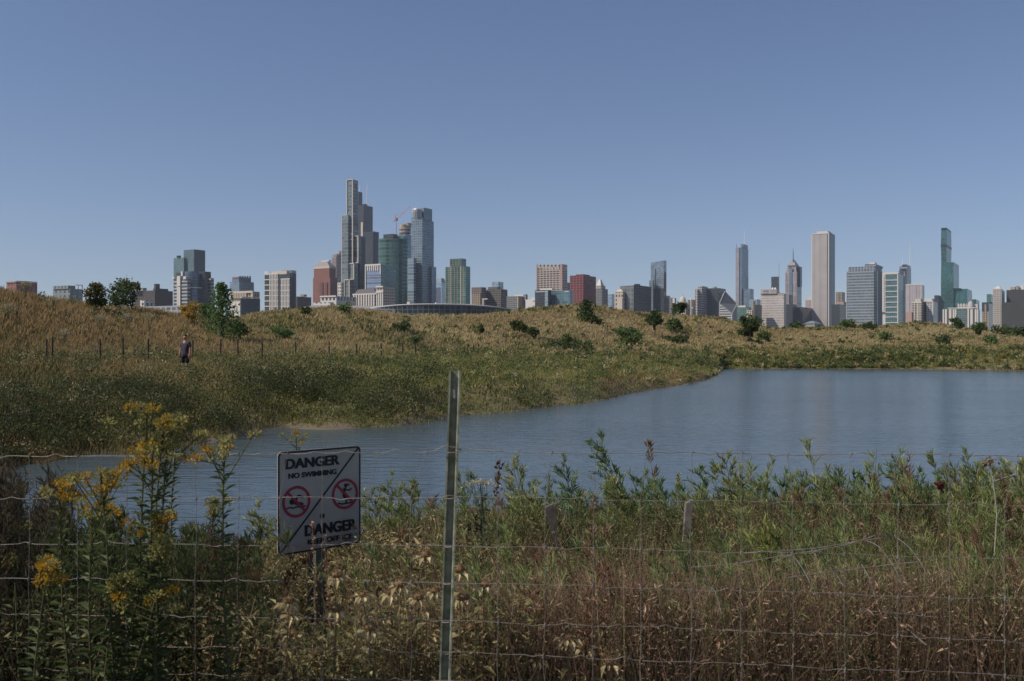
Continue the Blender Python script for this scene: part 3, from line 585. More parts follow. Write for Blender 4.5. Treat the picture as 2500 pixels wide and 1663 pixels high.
b = Tower('white_tower', 'tallest plain white tower with fine vertical stripes and a right side coloured dark for its shade', 2700, 2024)
fw = fac((.56, .51, .48), (.22, .20, .20), 3.2, 400, .55, 0., .1)
b.box('tower', fw, 1981, 2024, 2038, 570); b.box('cap', WHITE, 1994, 2021, 2030, 564, 570, 6); b.frame('corner_edge', WHITE, [(1981, 1983.6, 570, 800), (2022, 2024, 570, 800), (1981, 2024, 569, 571.5)], .8)
b.frame('painted_recess', DARK, [(2019.5, 2021, 570, 800)], .4); b.frame('painted_side_shade', fac((.09, .10, .12), (.06, .08, .10), 3.2, 4, .4, .2), [], .6, [(2026, 2038, 571, 800)])  # dark slabs paint the shade of the recessed corner and the east wall
b = Tower('tan_tower', 'tan brick tower with a vertical notch peeping out right of the tallest white tower', 3000, 2056)
b.box('tower', f_tan, 2040, 2056, 2063, 713); b.frame('notch', SLATE, [(2048, 2050, 716, 742)], .4); b.box('shoulder', PINKW, 2042, 2060, 2066, 737, dY=-10)
b = Tower('dark_infill_block', 'dark block filling the gap between the tallest white tower and the wide blue-grey slab', 2500, 2050)
b.box('wall', g_dark, 2030, 2050, 2070, 743)
b = Tower('wide_blue_slab', 'wide blue-grey slab tower with fine horizontal lines and stepped shoulders', 2400, 2137)
b.box('tower', g_steel, 2066, 2137, 2155, 661); b.box('upper_tower', fac((.27, .28, .29), (.16, .2, .23), 7, 8, .4, .15), 2071, 2137, 2153, 650, 661, 3); b.box('top_block', g_steel, 2111, 2138, 2155.5, 644.5, 650, 2)
b.box('roof_house', WHITE, 2123, 2136, 2140, 640.5, 644.5, 10); b.frame('edge_fin', PALEM, [(2066, 2067.5, 661, 800)], .8, [(2141, 2142.5, 661, 800)]); b.frame('painted_dark_recess', DARK, [(2133.5, 2136.5, 662, 800)], .4, [(2143, 2154.5, 662, 800)])  # dark slabs paint in the shade on the south strip and east wall
b = Tower('white_framed_tower', 'green glass tower in a white frame of wide horizontal bars', 2300, 2193)
b.box('tower', fac((.10, .17, .17), (.10, .19, .20), 4, 4, .2, .25, .5), 2154, 2193, 2209, 667); b.frame('white_frame', WHITE, [(2154, 2193, 665, 670), (2154, 2162, 670, 762), (2190.5, 2193, 670, 800), (2155, 2162, 768, 800)] + [(2162, 2191, y, y + 2) for y in (683, 697, 710.5, 724, 737, 749, 761.5, 773, 787)], 1.2, [(2207, 2209, 664, 800), (2193, 2209, 663.5, 665.5)])
b.frame('pier_windows', fac((.55, .52, .48), (.25, .24, .24), 20, 6, .1, .45), [(2156.5, 2160.5, 673, 760)], 1.5); b.box('crown_frame', WHITE, 2156, 2190, 2200, 664, 667, 5)
b = Tower('tapered_black_tower', 'black tapering tower with two white antennas behind the white framed tower', 4200, 2215)
b.box('tower', f_black, 2194, 2214, 2236, 650, taper=.86); b.box('roof_storey', f_black, 2202, 2213, 2223, 645.5, 650, 14); b.frame('pale_band', PALEM, [(2197.5, 2214, 653, 655)], .9, dY=2)
b.mast('antenna', MASTW, 2222, 647, 590, 1.8, 22); b.mast('antenna', MASTW, 2203.5, 647, 633, 1.8, 22)
b = Tower('pale_pink_slab', 'pale pinkish slab with faint vertical lines right in front of the black tapering tower', 3000, 2252)
b.box('tower', fac((.48, .43, .44), (.36, .33, .35), 4, 200, .5, 0., .1), 2211, 2252, 2257, 696); b.frame('cap', WHITE, [(2211, 2252, 693.5, 697)], .8)
b = Tower('cream_apartment_block', 'pair of cream apartment slabs with dark bays below the pale pinkish slab', 2000, 2278)
fcr = fac((.46, .42, .35), (.16, .15, .14), 5, 5, .4, .3, .2)
b.box('wall', fcr, 2225, 2250, 2256, 738, dY=-20); b.box('east_wall', fac((.50, .48, .45), (.20, .22, .24), 5, 4, .35, .4), 2262, 2278, 2289, 736); b.box('dark_bay', g_dark, 2250, 2264, 2268, 737, dY=10); b.box('roof_house', CREAM, 2234, 2248, 2253, 729, 738, -8)
b.box('penthouse', WHITE, 2256, 2276, 2281, 729, 736, 12); b.frame('white_trim', WHITE, [(2225, 2250, 737, 740), (2232, 2233.5, 740, 800), (2241, 2242.5, 740, 800)], .9, dY=-20, xc=2250); b.frame('white_trim', WHITE, [(2262, 2278, 734.5, 737.5), (2276.5, 2278.5, 737, 800)], .9); b.box('low_annex', PINKW, 2211, 2226, 2230, 762, dY=-60)
b = Tower('teal_wave_tower', 'teal glass tower of three stepped stems with a dark band near its top', 2800, 2322)
def stems(T):
    for nm, x0, xc, x1, ys, ks in (('tall_stem', 2297, 2311, 2323, (557, 597, 640, 690, 760), (.94, 1.0, .93, 1.0, .95)), ('middle_stem', 2298, 2328, 2344, (640, 690, 740, 790), (.98, 1.0, .97, 1.0)), ('low_stem', 2299, 2362, 2376, (705, 745, 790), (.97, 1., .98))):
        mb = MB(); dy = {'tall_stem': 30, 'middle_stem': 12, 'low_stem': 0}[nm]; p = box_poly(x0, xc, x1, T.Y + dy)
        zs = [zat(y, T.Y + dy) for y in ys]
        for i in range(len(ys) - 1): prism(mb, shrink(p, ks[i + 1]), zs[i + 1] if i < len(ys) - 2 else 0., zs[i], shrink(p, ks[i]))
        T._b(mb, nm, g_teal)
stems(b); b.box('dark_band', DARK, 2296.5, 2311.2, 2323.5, 596.5, 602, 29.5); b.box('west_wing', g_dark, 2281, 2292, 2300, 721, dY=20); b.box('roof_rim', DARK, 2299.5, 2345, 2368, 703.5, 706, 6); b.box('crown_band', DARK, 2298, 2311, 2322, 556, 558.5, 29.8)
b = Tower('white_column_block', 'wide low apartment block with bright white columns in front of the teal stepped tower', 1900, 2388)
b.box('wall', fac((.14, .15, .16), (.09, .10, .12), 5, 4, .3, .3), 2300, 2388, 2393, 754); b.frame('white_column', WHITE, [(x, x + w_, 755, 805) for x, w_ in ((2302, 3), (2307, 5), (2317, 6), (2326, 4), (2331, 4), (2362, 4), (2369, 6), (2380, 4), (2385, 3))] + [(2314, 2388, 751, 753)], 1.5)
b.frame('blue_bay', fac((.14, .19, .20), (.12, .18, .19), 4, 4, .2, .3), [(2336, 2361, 755, 805)], 1); b.box('penthouse', f_white, 2338, 2360, 2364, 741, 754, 20); b.dome('roof_dome', mat('grey dome', (.40, .40, .41), .7), 2370, 754, 17, 19, 14); b.box('roof_house', WHITE, 2378, 2387, 2390, 743, 754, 12)
b = Tower('teal_back_block', 'small teal block behind the grey roof dome of the white columned block', 3000, 2383)
b.box('wall', g_teal, 2372, 2383, 2391, 731)
b = Tower('dark_stepped_block', 'dark stepped block with tan lower storeys left of the grid tower with the white pyramid', 2100, 2416)
b.box('wall', g_dark, 2397, 2414, 2426, 738); b.box('upper_wall', g_green, 2409, 2420, 2428, 718, 738, 6); b.frame('tan_front', f_tan, [(2398, 2414, 761, 805), (2404, 2409, 743, 761)], 2)
b = Tower('grid_tower', 'beige tower with a fine window grid and a white pyramid top, near the right edge', 1800, 2445)
b.box('tower', fac((.48, .44, .40), (.10, .10, .11), 2.6, 3.4, .45, .45, .2), 2424, 2445, 2453, 706); b.box('pyramid', WHITE, 2425, 2444, 2450, 697.5, 706, 1, taper=.3); b.frame('cornice', WHITE, [(2424, 2445, 704.5, 707)], .6)
b = Tower('big_dark_block', 'big dark block with a pale roof house at the right edge of the skyline', 1800, 2520)
fdk = fac((.065, .065, .06), (.035, .04, .045), 4, 4, .45, .45, .2)
b.box('wall', fdk, 2457, 2520, 2540, 707); b.box('low_front', fdk, 2447, 2515, 2540, 737, dY=-60); b.box('roof_house', TAN, 2466, 2478, 2484, 700, 707, 20); b.box('roof_plant', GREY, 2480, 2486, 2493, 698, 707, 14); b.box('lift_house', WHITE, 2493, 2500, 2510, 695, 707, 12)
# ------------------------------------------------------------------ plants of the far bank and the mounds
def patch(X, Y):
    """large soft patches, 0 dry to 1 green"""
    v = np.sin(X * .23 + .7) * np.sin(Y * .19 + X * .07) + .7 * np.sin(X * .09 - Y * .13 + 2.1) + .6 * np.sin(X * .51 + Y * .37 + 4)
    return np.clip(.5 + .28 * v, 0, 1)
def mixc(a, b, t): return np.asarray(a) * (1 - t[:, None]) + np.asarray(b) * t[:, None]
RUST, STRAW, OLIVE, GREEN, DKGRN = (.42, .315, .165), (.56, .465, .25), (.34, .32, .115), (.20, .235, .075), (.065, .082, .035)
def shore_d(p): return np.interp(p, SX, SD) + .7 * np.sin(p * .012) + .35 * np.sin(p * .029 + 1)
def prairie():
    n = 140000
    p = rng.uniform(-350, 2850, n); sd_ = shore_d(p); cd = np.interp(p, CDX, CD)
    Y = np.exp(rng.uniform(np.log(sd_ - .2), np.log(cd * 1.12))); X = (p - CXP) / FPX * Y; Z = ground_z(X, Y)
    ft = np.maximum(np.interp(p, FX, FD), sd_ + 7)
    t = (Y - sd_) / (ft - sd_)                                   # 0 at the water, 1 at the foot of the mound
    sandy = (p > 480) & (p < 860) & (Z < WZ + .10)
    keep = ~sandy & (Z > WZ - .06); X, Y, Z, p, t = X[keep], Y[keep], Z[keep], p[keep], t[keep]; n = len(X)
    g = patch(X, Y); r = rng.random(n)
    wet = np.clip(1.25 - t, 0, 1) * np.clip(.35 + (p - 300) / 900, .35, 1.0)
    gg = np.clip(.80 * wet + .40 * (g - .5) + .10 * rng.normal(size=n) + .10, 0, 1)
    pt = np.clip(.5 + .45 * np.sin(X * .16 + 2.2) * np.cos(Y * .12 + X * .05) + .3 * np.sin(X * .42 - Y * .31), 0, 1)
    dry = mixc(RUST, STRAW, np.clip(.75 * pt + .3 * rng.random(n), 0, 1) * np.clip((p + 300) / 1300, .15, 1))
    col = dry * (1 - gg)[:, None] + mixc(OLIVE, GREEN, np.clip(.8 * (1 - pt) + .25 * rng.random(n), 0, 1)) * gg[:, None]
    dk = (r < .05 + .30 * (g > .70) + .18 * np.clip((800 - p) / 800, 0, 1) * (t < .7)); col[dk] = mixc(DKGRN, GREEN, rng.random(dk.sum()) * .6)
    red = (r > .975) | ((np.abs(p - 1590) < 130) & (t < .25) & (r > .5)); col[red] = mixc(col[red], (.26, .09, .07), np.full(red.sum(), .6))
    left_shade = np.clip((950 - p) / 1000, 0, 1) * (.42 + .34 * np.clip(1 - t * 1.2, 0, 1)); col = col * (1 - left_shade)[:, None] + col * np.array((.55, .42, .36)) * left_shade[:, None]  # darkens grass colour leftwards for the shade and lens falloff there
    col *= rng.uniform(.85, 1.15, (n, 1))
    hgt = rng.uniform(.22, .58, n) * np.clip(.35 + t * 1.4, .35, 1.0) * (1 + .25 * (g - .5)) * (1 - .45 * sst(1350, 1700, p) * (p < 1765) * (t < .5))
    K = 4; mb = MB()
    B = np.repeat(np.c_[X, Y, Z - .05], K, 0); H = np.repeat(hgt, K) * rng.uniform(.6, 1.1, n * K)
    wd = np.repeat(np.maximum(.014, .00062 * Y), K) * rng.uniform(.7, 1.5, n * K)
    a = rng.uniform(0, 2 * math.pi, n * K); ln = rng.uniform(.1, .6, n * K)
    B[:, 0] += rng.normal(size=n * K) * .14; B[:, 1] += rng.normal(size=n * K) * .14
    side = np.c_[np.cos(a), np.sin(a), a * 0] * wd[:, None] * .5
    tip = B + np.c_[np.cos(a + 1.2) * ln * H + .10 * H, np.sin(a + 1.2) * ln * H, H]
    mid = B * .45 + tip * .55 + np.c_[a * 0, a * 0, .10 * H]
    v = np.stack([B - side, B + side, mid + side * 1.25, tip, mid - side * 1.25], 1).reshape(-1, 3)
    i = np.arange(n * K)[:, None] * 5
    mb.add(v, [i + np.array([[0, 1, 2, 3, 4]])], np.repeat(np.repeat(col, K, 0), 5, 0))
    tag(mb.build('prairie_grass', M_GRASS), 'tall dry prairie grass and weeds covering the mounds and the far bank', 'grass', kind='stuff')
def bank_weeds():
    mb = MB(); n = 6500
    p = rng.uniform(-300, 2800, n); sd_ = shore_d(p); ft = np.maximum(np.interp(p, FX, FD), sd_ + 7)
    t = rng.random(n) ** 1.3; far = rng.random(n) < .13; Y = sd_ + .3 + t * (ft - sd_) * 1.0
    cd = np.interp(p, CDX, CD); Y = np.where(far, ft + rng.random(n) * (cd - ft), Y)
    X = (p - CXP) / FPX * Y; Z = ground_z(X, Y)
    ok = ~((p > 480) & (p < 860) & (Z < WZ + .2)) & (((patch(X * 1.7, Y * 1.7) > .46) | (rng.random(n) < .2))); X, Y, Z, p, far, t = X[ok], Y[ok], Z[ok], p[ok], far[ok], t[ok]; n = len(X)
    keep_ = ~((p > 1480) & (p < 1765) & (t < .35) & (rng.random(n) < .8)); X, Y, Z, p, far, t = X[keep_], Y[keep_], Z[keep_], p[keep_], far[keep_], t[keep_]; n = len(X)
    R = rng.uniform(.2, .65, n); H = rng.uniform(.35, .95, n) * np.where(far, .7, np.clip(.5 + t * 2, .5, 1)); K = 34
    # taller clumps in which the person stands, and the dark shrubby edge of the left bank
    e = 34 + 150; pe = np.r_[rng.uniform(425, 482, 34), rng.uniform(-200, 1080, 150)]; Ye = np.r_[rng.uniform(39.6, 41.7, 34), shore_d(pe[34:]) + .6 + 6.5 * rng.random(150) ** 1.6 + np.where((pe[34:] > 600) & (pe[34:] < 860), 2.2, 0)]; Xe = (pe - CXP) / FPX * Ye
    X, Y, Z, p, far = [np.r_[u, v] for u, v in ((X, Xe), (Y, Ye), (Z, ground_z(Xe, Ye)), (p, pe), (far, np.zeros(e, bool)))]
    big = np.r_[np.zeros(n, bool), np.zeros(34, bool), np.ones(150, bool)]; R = np.r_[R, rng.uniform(.2, .4, 34), rng.uniform(.4, .95, 150)]; H = np.r_[H, rng.uniform(.42, .62, 34), rng.uniform(.6, 1.15, 150)]; n += e
    bx_ = np.where(big)[0].repeat(4); X, Y, Z, p, far, R, H = [np.r_[u, u[bx_]] for u in (X, Y, Z, p, far, R, H)]; n = len(X); big = np.r_[big, np.ones(len(bx_), bool)]
    ci = np.repeat(np.arange(n), K); q = rvec(n * K) * (rng.random(n * K) ** .4)[:, None]
    pos = np.c_[X[ci] + q[:, 0] * R[ci], Y[ci] + q[:, 1] * R[ci], Z[ci] + H[ci] * (.5 + .5 * q[:, 2])]
    left = np.clip((900 - p) / 900, 0, 1)
    base = mixc(DKGRN, GREEN, rng.random(n) * (1 - .6 * left)); yl = rng.random(n) < .08; base[yl] = mixc(OLIVE, (.26, .20, .04), rng.random(yl.sum()))
    brn = rng.random(n) < .10; base[brn] = mixc(RUST, STRAW, rng.random(brn.sum()))
    base[big] = mixc((.035, .048, .020), (.09, .10, .04), rng.random(big.sum()))
    d = rvec(n * K) * .8 + np.array([0, 0, .7]); L = np.maximum(.07, .0022 * Y[ci]) * rng.uniform(.7, 1.3, n * K)
    leaves(mb, pos, d, rvec(n * K), L, L * .5, base[ci] * rng.uniform(.85, 1.15, (n * K, 1)))
    # pale flower specks on the taller weeds
    m = 1100; j = rng.integers(0, n, m); q = np.c_[X[j] + rng.normal(size=m) * .25, Y[j] + rng.normal(size=m) * .25, Z[j] + H[j] * rng.uniform(.85, 1.15, m)]; kp = (rng.random(m) < np.clip(.25 + (900 - p[j]) / 1500, .10, .8)) & (Y[j] < 75); q = q[kp]
    c5 = np.repeat(np.arange(len(q)), 5); q = q[c5] + rng.normal(size=(len(c5), 3)) * np.array([.05, .05, .015]); Lw = .0016 * q[:, 1]
    leaves(mb, q, rvec(len(q)), rvec(len(q)) + np.array([0, 0, 1.]), Lw, Lw * .7, mixc((.26, .23, .12), (.44, .40, .30), rng.random(len(q))))
    tag(mb.build('bank_weeds', M_LEAF), 'low leafy green weeds scattered over the far bank and the slopes', 'weeds', kind='stuff')
prairie(); bank_weeds()

TG = 'trees and bushes on the mounds'
BARK = mat('bark', (.07, .055, .04), .9, noise=(.12, .095, .07), nscale=9)
def bush(name, label, x, yb, yt, wpx, col, shape='round', trunk=.12, n=900, cat='bush', lobes=9, col2=None):
    B = ground_at(x, yb); Y = B[1]; H = max((yb - yt) / FPX * Y, .3); Wd = wpx / FPX * Y
    t = thing(name, label, cat, tuple(B), TG)
    mb = MB(); tr = MB(); Rl = []
    for k in range(lobes):
        f = (k + .5) / lobes
        if shape == 'cone':
            z = trunk + (1 - trunk) * f; rr = (1 - f) ** .75 * .5 + .05; a = k * 2.4; c = np.array([math.cos(a) * rr * .55 * Wd, math.sin(a) * rr * .55 * Wd, z * H * .96]); r = (rr * .62 + .05) * Wd
        else:
            a = k * 2.4 + random.random(); rr = .36 * math.sqrt(random.random()); z = trunk + (1 - trunk) * (.2 + .62 * random.random())
            if k == 0: rr, z = .05, .80
            c = np.array([math.cos(a) * rr * Wd, math.sin(a) * rr * Wd, z * H]); r = (.10 + .17 * random.random()) * Wd
            r = min(r, H * .42)
        Rl.append((c, r))
    per = n // lobes
    for c, r in Rl:
        q = rvec(per) * (rng.random(per) ** .33)[:, None]; q[:, 2] *= .8 if shape != 'cone' else .9
        pos = c + q * r * rng.uniform(.6, 1.35, (per, 1)); pos[:, 2] = np.maximum(pos[:, 2], .04)
        L = np.clip(.0026 * Y, .06, .45) * rng.uniform(.6, 1.3, per)
        cc = mixc(col, col2 if col2 is not None else np.array(col) * 1.7, rng.random(per)) * rng.uniform(.7, 1.25)
        leaves(mb, pos, rvec(per) * .8 + q * .7 + np.array([0, 0, .2]), rvec(per), L, L * .62, cc)
    mb.build('crown' if cat == 'tree' else 'foliage', M_LEAF, t)
    top = np.array([0, 0, H * .85]); k = np.linspace(0, 1, 6)[:, None]; r0 = max(.035 * H, .02)
    wig = np.c_[np.sin(np.linspace(0, 4, 6)) * .03 * H, np.cos(np.linspace(0, 5, 6)) * .02 * H - .02 * H, np.zeros(6)]
    tubes(tr, np.array([0, 0, -.1]) + (top - [0, 0, -.1]) * k + wig, r0 * (1 - k[:, 0] * .8), (.08, .06, .045), 6)
    for c, r in Rl[1:]:
        s = top * min(.75, max(.12, c[2] / H * .6)); k4 = np.linspace(0, 1, 4)[:, None]
        tubes(tr, s + (c - s) * k4 + np.array([[0, 0, 0], [0, 0, .03 * H], [0, 0, .03 * H], [0, 0, 0]]), r0 * .45 * (1 - k4[:, 0] * .7), (.08, .06, .045), 4)
    tr.build('trunk' if cat == 'tree' else 'stem', BARK, t)
G1, G2, G3, YEL = (.065, .092, .034), (.095, .14, .048), (.16, .18, .055), (.42, .27, .06)
bush('round_tree', 'round olive green tree on the left mound, left one of the two dark trees', 237, 764, 686, 66, (.095, .092, .03), n=1700, cat='tree', lobes=13, trunk=.1)
bush('ragged_tree', 'ragged dark green tree with spiky top, right one of the two dark trees', 298, 762, 676, 82, G1, n=1900, cat='tree', lobes=14, trunk=.05)
bush('yellow_bush', 'golden yellow bush beside the thin grey mast', 462, 792, 737, 62, YEL, n=800, col2=(.42, .30, .06))
bush('pointed_tree', 'tall pointed green tree standing on the slope right of the person', 541, 832, 690, 92, (.085, .14, .046), 'cone', n=2600, cat='tree', lobes=16, trunk=.06)
bush('leafy_bush', 'loose light green bush growing against the right foot of the pointed tree', 586, 836, 786, 50, (.13, .18, .06), n=420)
bush('leafy_bush', 'green bush filling the dip left of the pointed tree', 503, 786, 745, 44, G2, n=500)
bush('leafy_bush', 'wide low bush on the slope below the white banded tower', 690, 834, 797, 62, G2, n=600)
bush('leafy_bush', 'small dark bush near the crest below the red brick tower', 746, 774, 750, 24, G1, n=300)
bush('leafy_bush', 'low green bush on the crest below the white low museum', 838, 768, 744, 44, G2, n=400)
bush('leafy_bush', 'flat dark bush below the left end of the stadium bowl', 985, 808, 787, 54, G1, n=450)
bush('leafy_bush', 'small bush just left of the metal fence post tip in the grass', 1012, 843, 822, 30, G2, n=260)
bush('leafy_bush', 'tiny bush below the right end of the stadium bowl', 1174, 812, 794, 15, G1, n=200)
bush('leafy_bush', 'olive bush, left one of the pair below the white flat building', 1268, 812, 785, 42, (.055, .07, .02), n=480)
bush('leafy_bush', 'darker bush, right one of the pair below the white flat building', 1301, 828, 798, 30, G1, n=420)
bush('leafy_bush', 'yellowish green bush in the middle of a long dark thicket', 1384, 850, 814, 30, G3, n=350)
bush('low_thicket', 'long low dark thicket around the yellowish green bush', 1400, 858, 832, 150, G1, n=900, lobes=12)
bush('conical_bush', 'dense dark conical bush on the top of the right mound', 1431, 785, 733, 44, G1, 'cone', n=1000, lobes=10, trunk=.02)
bush('leafy_bush', 'flat little bush right of the conical bush on the mound', 1458, 790, 776, 32, G2, n=260)
bush('spreading_bush', 'big spreading green bush in the middle of the right slope', 1540, 862, 796, 74, G2, n=1300, lobes=11)
bush('small_tree', 'small dark tree on a bare trunk, in front of the slanted glass tower', 1597, 826, 757, 54, G1, n=1200, cat='tree', lobes=9, trunk=.34)
bush('leafy_bush', 'round green bush touching the right side of the small bare-trunked tree', 1644, 812, 779, 44, G2, n=600)
bush('leafy_bush', 'light green leafy bush on the crest in front of the pointed dome', 1660, 768, 735, 42, (.055, .08, .025), n=700)
bush('low_thicket', 'low dark thicket lying right below the small bare-trunked tree', 1655, 838, 822, 70, G1, n=420)
bush('dark_bush', 'big dark bush standing on the crest left of the pale square tower', 1829, 836, 768, 60, G1, n=1700, lobes=12, trunk=.02)
bush('leafy_bush', 'low bush at the right foot of the big dark bush', 1868, 834, 812, 44, G2, n=420)
bush('leafy_bush', 'dark bush on the crest under the tallest white tower', 1944, 804, 789, 38, G1, n=350)
bush('leafy_bush', 'round bush on the crest under the left edge of the wide blue-grey slab', 2070, 803, 784, 44, G2, n=420)
bush('leafy_bush', 'wide bush on the crest under the wide blue-grey slab tower', 2122, 806, 790, 60, G1, n=420)
bush('leafy_bush', 'dark bush on the crest below the teal stepped tower', 2336, 806, 776, 32, G1, n=500)
bush('leafy_bush', 'dark leafy bush on the crest below the white columned block', 2390, 822, 788, 36, G1, n=600)
bush('leafy_bush', 'wide dark bush on the crest below the grid tower', 2452, 820, 797, 70, G1, n=700)
bush('leafy_bush', 'dark bush at the right edge below the big dark block', 2500, 826, 800, 50, G1, n=500)
bush('leafy_bush', 'small bush lower on the slope under the cream apartment slabs', 2160, 832, 812, 30, G2, n=300)
bush('leafy_bush', 'lone dark bush on the lower slope below the tan twin grid tower', 2306, 846, 818, 42, G1, n=380)
bush('leafy_bush', 'lone green bush far right on the lower slope', 2420, 842, 822, 44, G2, n=350)

PG = 'pale flowering tufts on the left mound'
PL = ['largest pale tuft at the far left of the mound', 'pale tuft right above the first pair of path posts', 'bright pale tuft left of the two closely set tufts', 'upper one of the two close pale tufts on the left mound', 'lower one of the two close pale tufts on the left mound',
      'pale tuft on the slope straight above the person', 'small pale tuft near the foot of the yellow bush', 'pale leaning tuft low beside the first pair of path posts', 'pale tuft high on the mound below the brown low block']
for (x, y, wp), lb in zip(((22, 790, 40), (128, 766, 26), (247, 812, 30), (302, 784, 26), (308, 806, 28), (365, 806, 26), (470, 782, 30), (156, 856, 30), (62, 728, 26)), PL):
    B = ground_at(x, y + 6); Y = B[1]; t = thing('pale_tuft', lb, 'plant', tuple(B), PG); r = wp / 2 / FPX * Y; hh = .95
    mb = MB(); n = 150; q = rvec(n) * (rng.random(n) ** .7)[:, None] * rng.uniform(.6, 1.25, (n, 1)); pos = np.c_[q[:, 0] * r, q[:, 1] * r, hh * rng.uniform(.8, 1.15, n) + q[:, 2] * r * .45]
    leaves(mb, pos, rvec(n) * .6 + q + np.array([0, 0, .6]), rvec(n), .13, .05, mixc((.30, .27, .15), (.50, .45, .30), rng.random(n))); mb.build('flower_head', M_PETAL, t)
    st = MB(); e = np.c_[rng.normal(size=(9, 2)) * r * .5, np.full(9, hh)]; k = np.linspace(0, 1, 4)[None, :, None]
    tubes(st, e[:, None] * k, .012, (.12, .11, .05), 4); st.build('stem', M_STEM, t)

# ------------------------------------------------------------------ the path fence, the stake and the person
POST = mat('dark weathered post', (.028, .025, .022), .85, noise=(.05, .045, .04), nscale=20)
def path_fence():
    pts = [(113, 828, 892), (128, 822, 897), (245, 828, 893), (300, 826, 890), (362, 828, 888), (470, 830, 886), (536, 828, 888), (581, 830, 884), (640, 834, 882), (722, 834, 882), (803, 834, 880), (871, 840, 874), (932, 838, 868), (985, 838, 866), (1015, 840, 864), (1142, 840, 866), (1154, 850, 868), (1168, 840, 866)]
    P0 = None; ends = []; made = []
    for x, yt, yb in pts:
        Y = float(np.interp(x, [0, 245, 722, 985, 1168], [40, 43, 54, 76, 92])); X = (x - CXP) / FPX * Y; Z = float(ground_z(X, Y)); made.append((X, Y, Z, CAMZ - (yt - HOR) / FPX * Y))
    t = thing('path_fence', 'distant fence of thin dark posts along the foot of the mound behind the person', 'fence', made[0][:3])
    o = np.array(made[0][:3])
    for X, Y, Z, T in made:
        mb = MB(); k = np.linspace(0, 1, 3)[:, None]; a = np.array([X, Y, Z - .3]) - o; b_ = np.array([X + rng.normal() * .04, Y, T]) - o
        tubes(mb, a + (b_ - a) * k, .00062 * Y + .010, (.05,) * 3, 6); mb.build('post', POST, t)
    for f in (.35, .62, .9):
        mb = MB(); pth = np.array([[X, Y, Z + (T - Z) * f] for X, Y, Z, T in made]) - o; tubes(mb, pth, .006, (.2,) * 3, 3); mb.build('wire', M_WIRE, t)
def wire_mat():
    m = mat('galvanised wire', (.25, .24, .23), .65, .25, noise=(.15, .12, .10), nscale=30); return m
M_WIRE = wire_mat()
path_fence()
B = ground_at(1261, 932, 30, 90); t = tag(MB().add([[-.05, 0, -.2], [.05, 0, -.2], [.05, .05, -.2], [-.05, .05, -.2], [-.1, 0, .42], [-.03, 0, .45], [-.03, .05, .45], [-.1, .05, .42]], [[[0, 1, 5, 4], [1, 2, 6, 5], [2, 3, 7, 6], [3, 0, 4, 7], [4, 5, 6, 7]]]).build('marker_stake', mat('pale wood', (.5, .47, .4), .8), loc=tuple(B)),
    'small pale leaning stake in the far bank right of the metal fence post', 'stake')

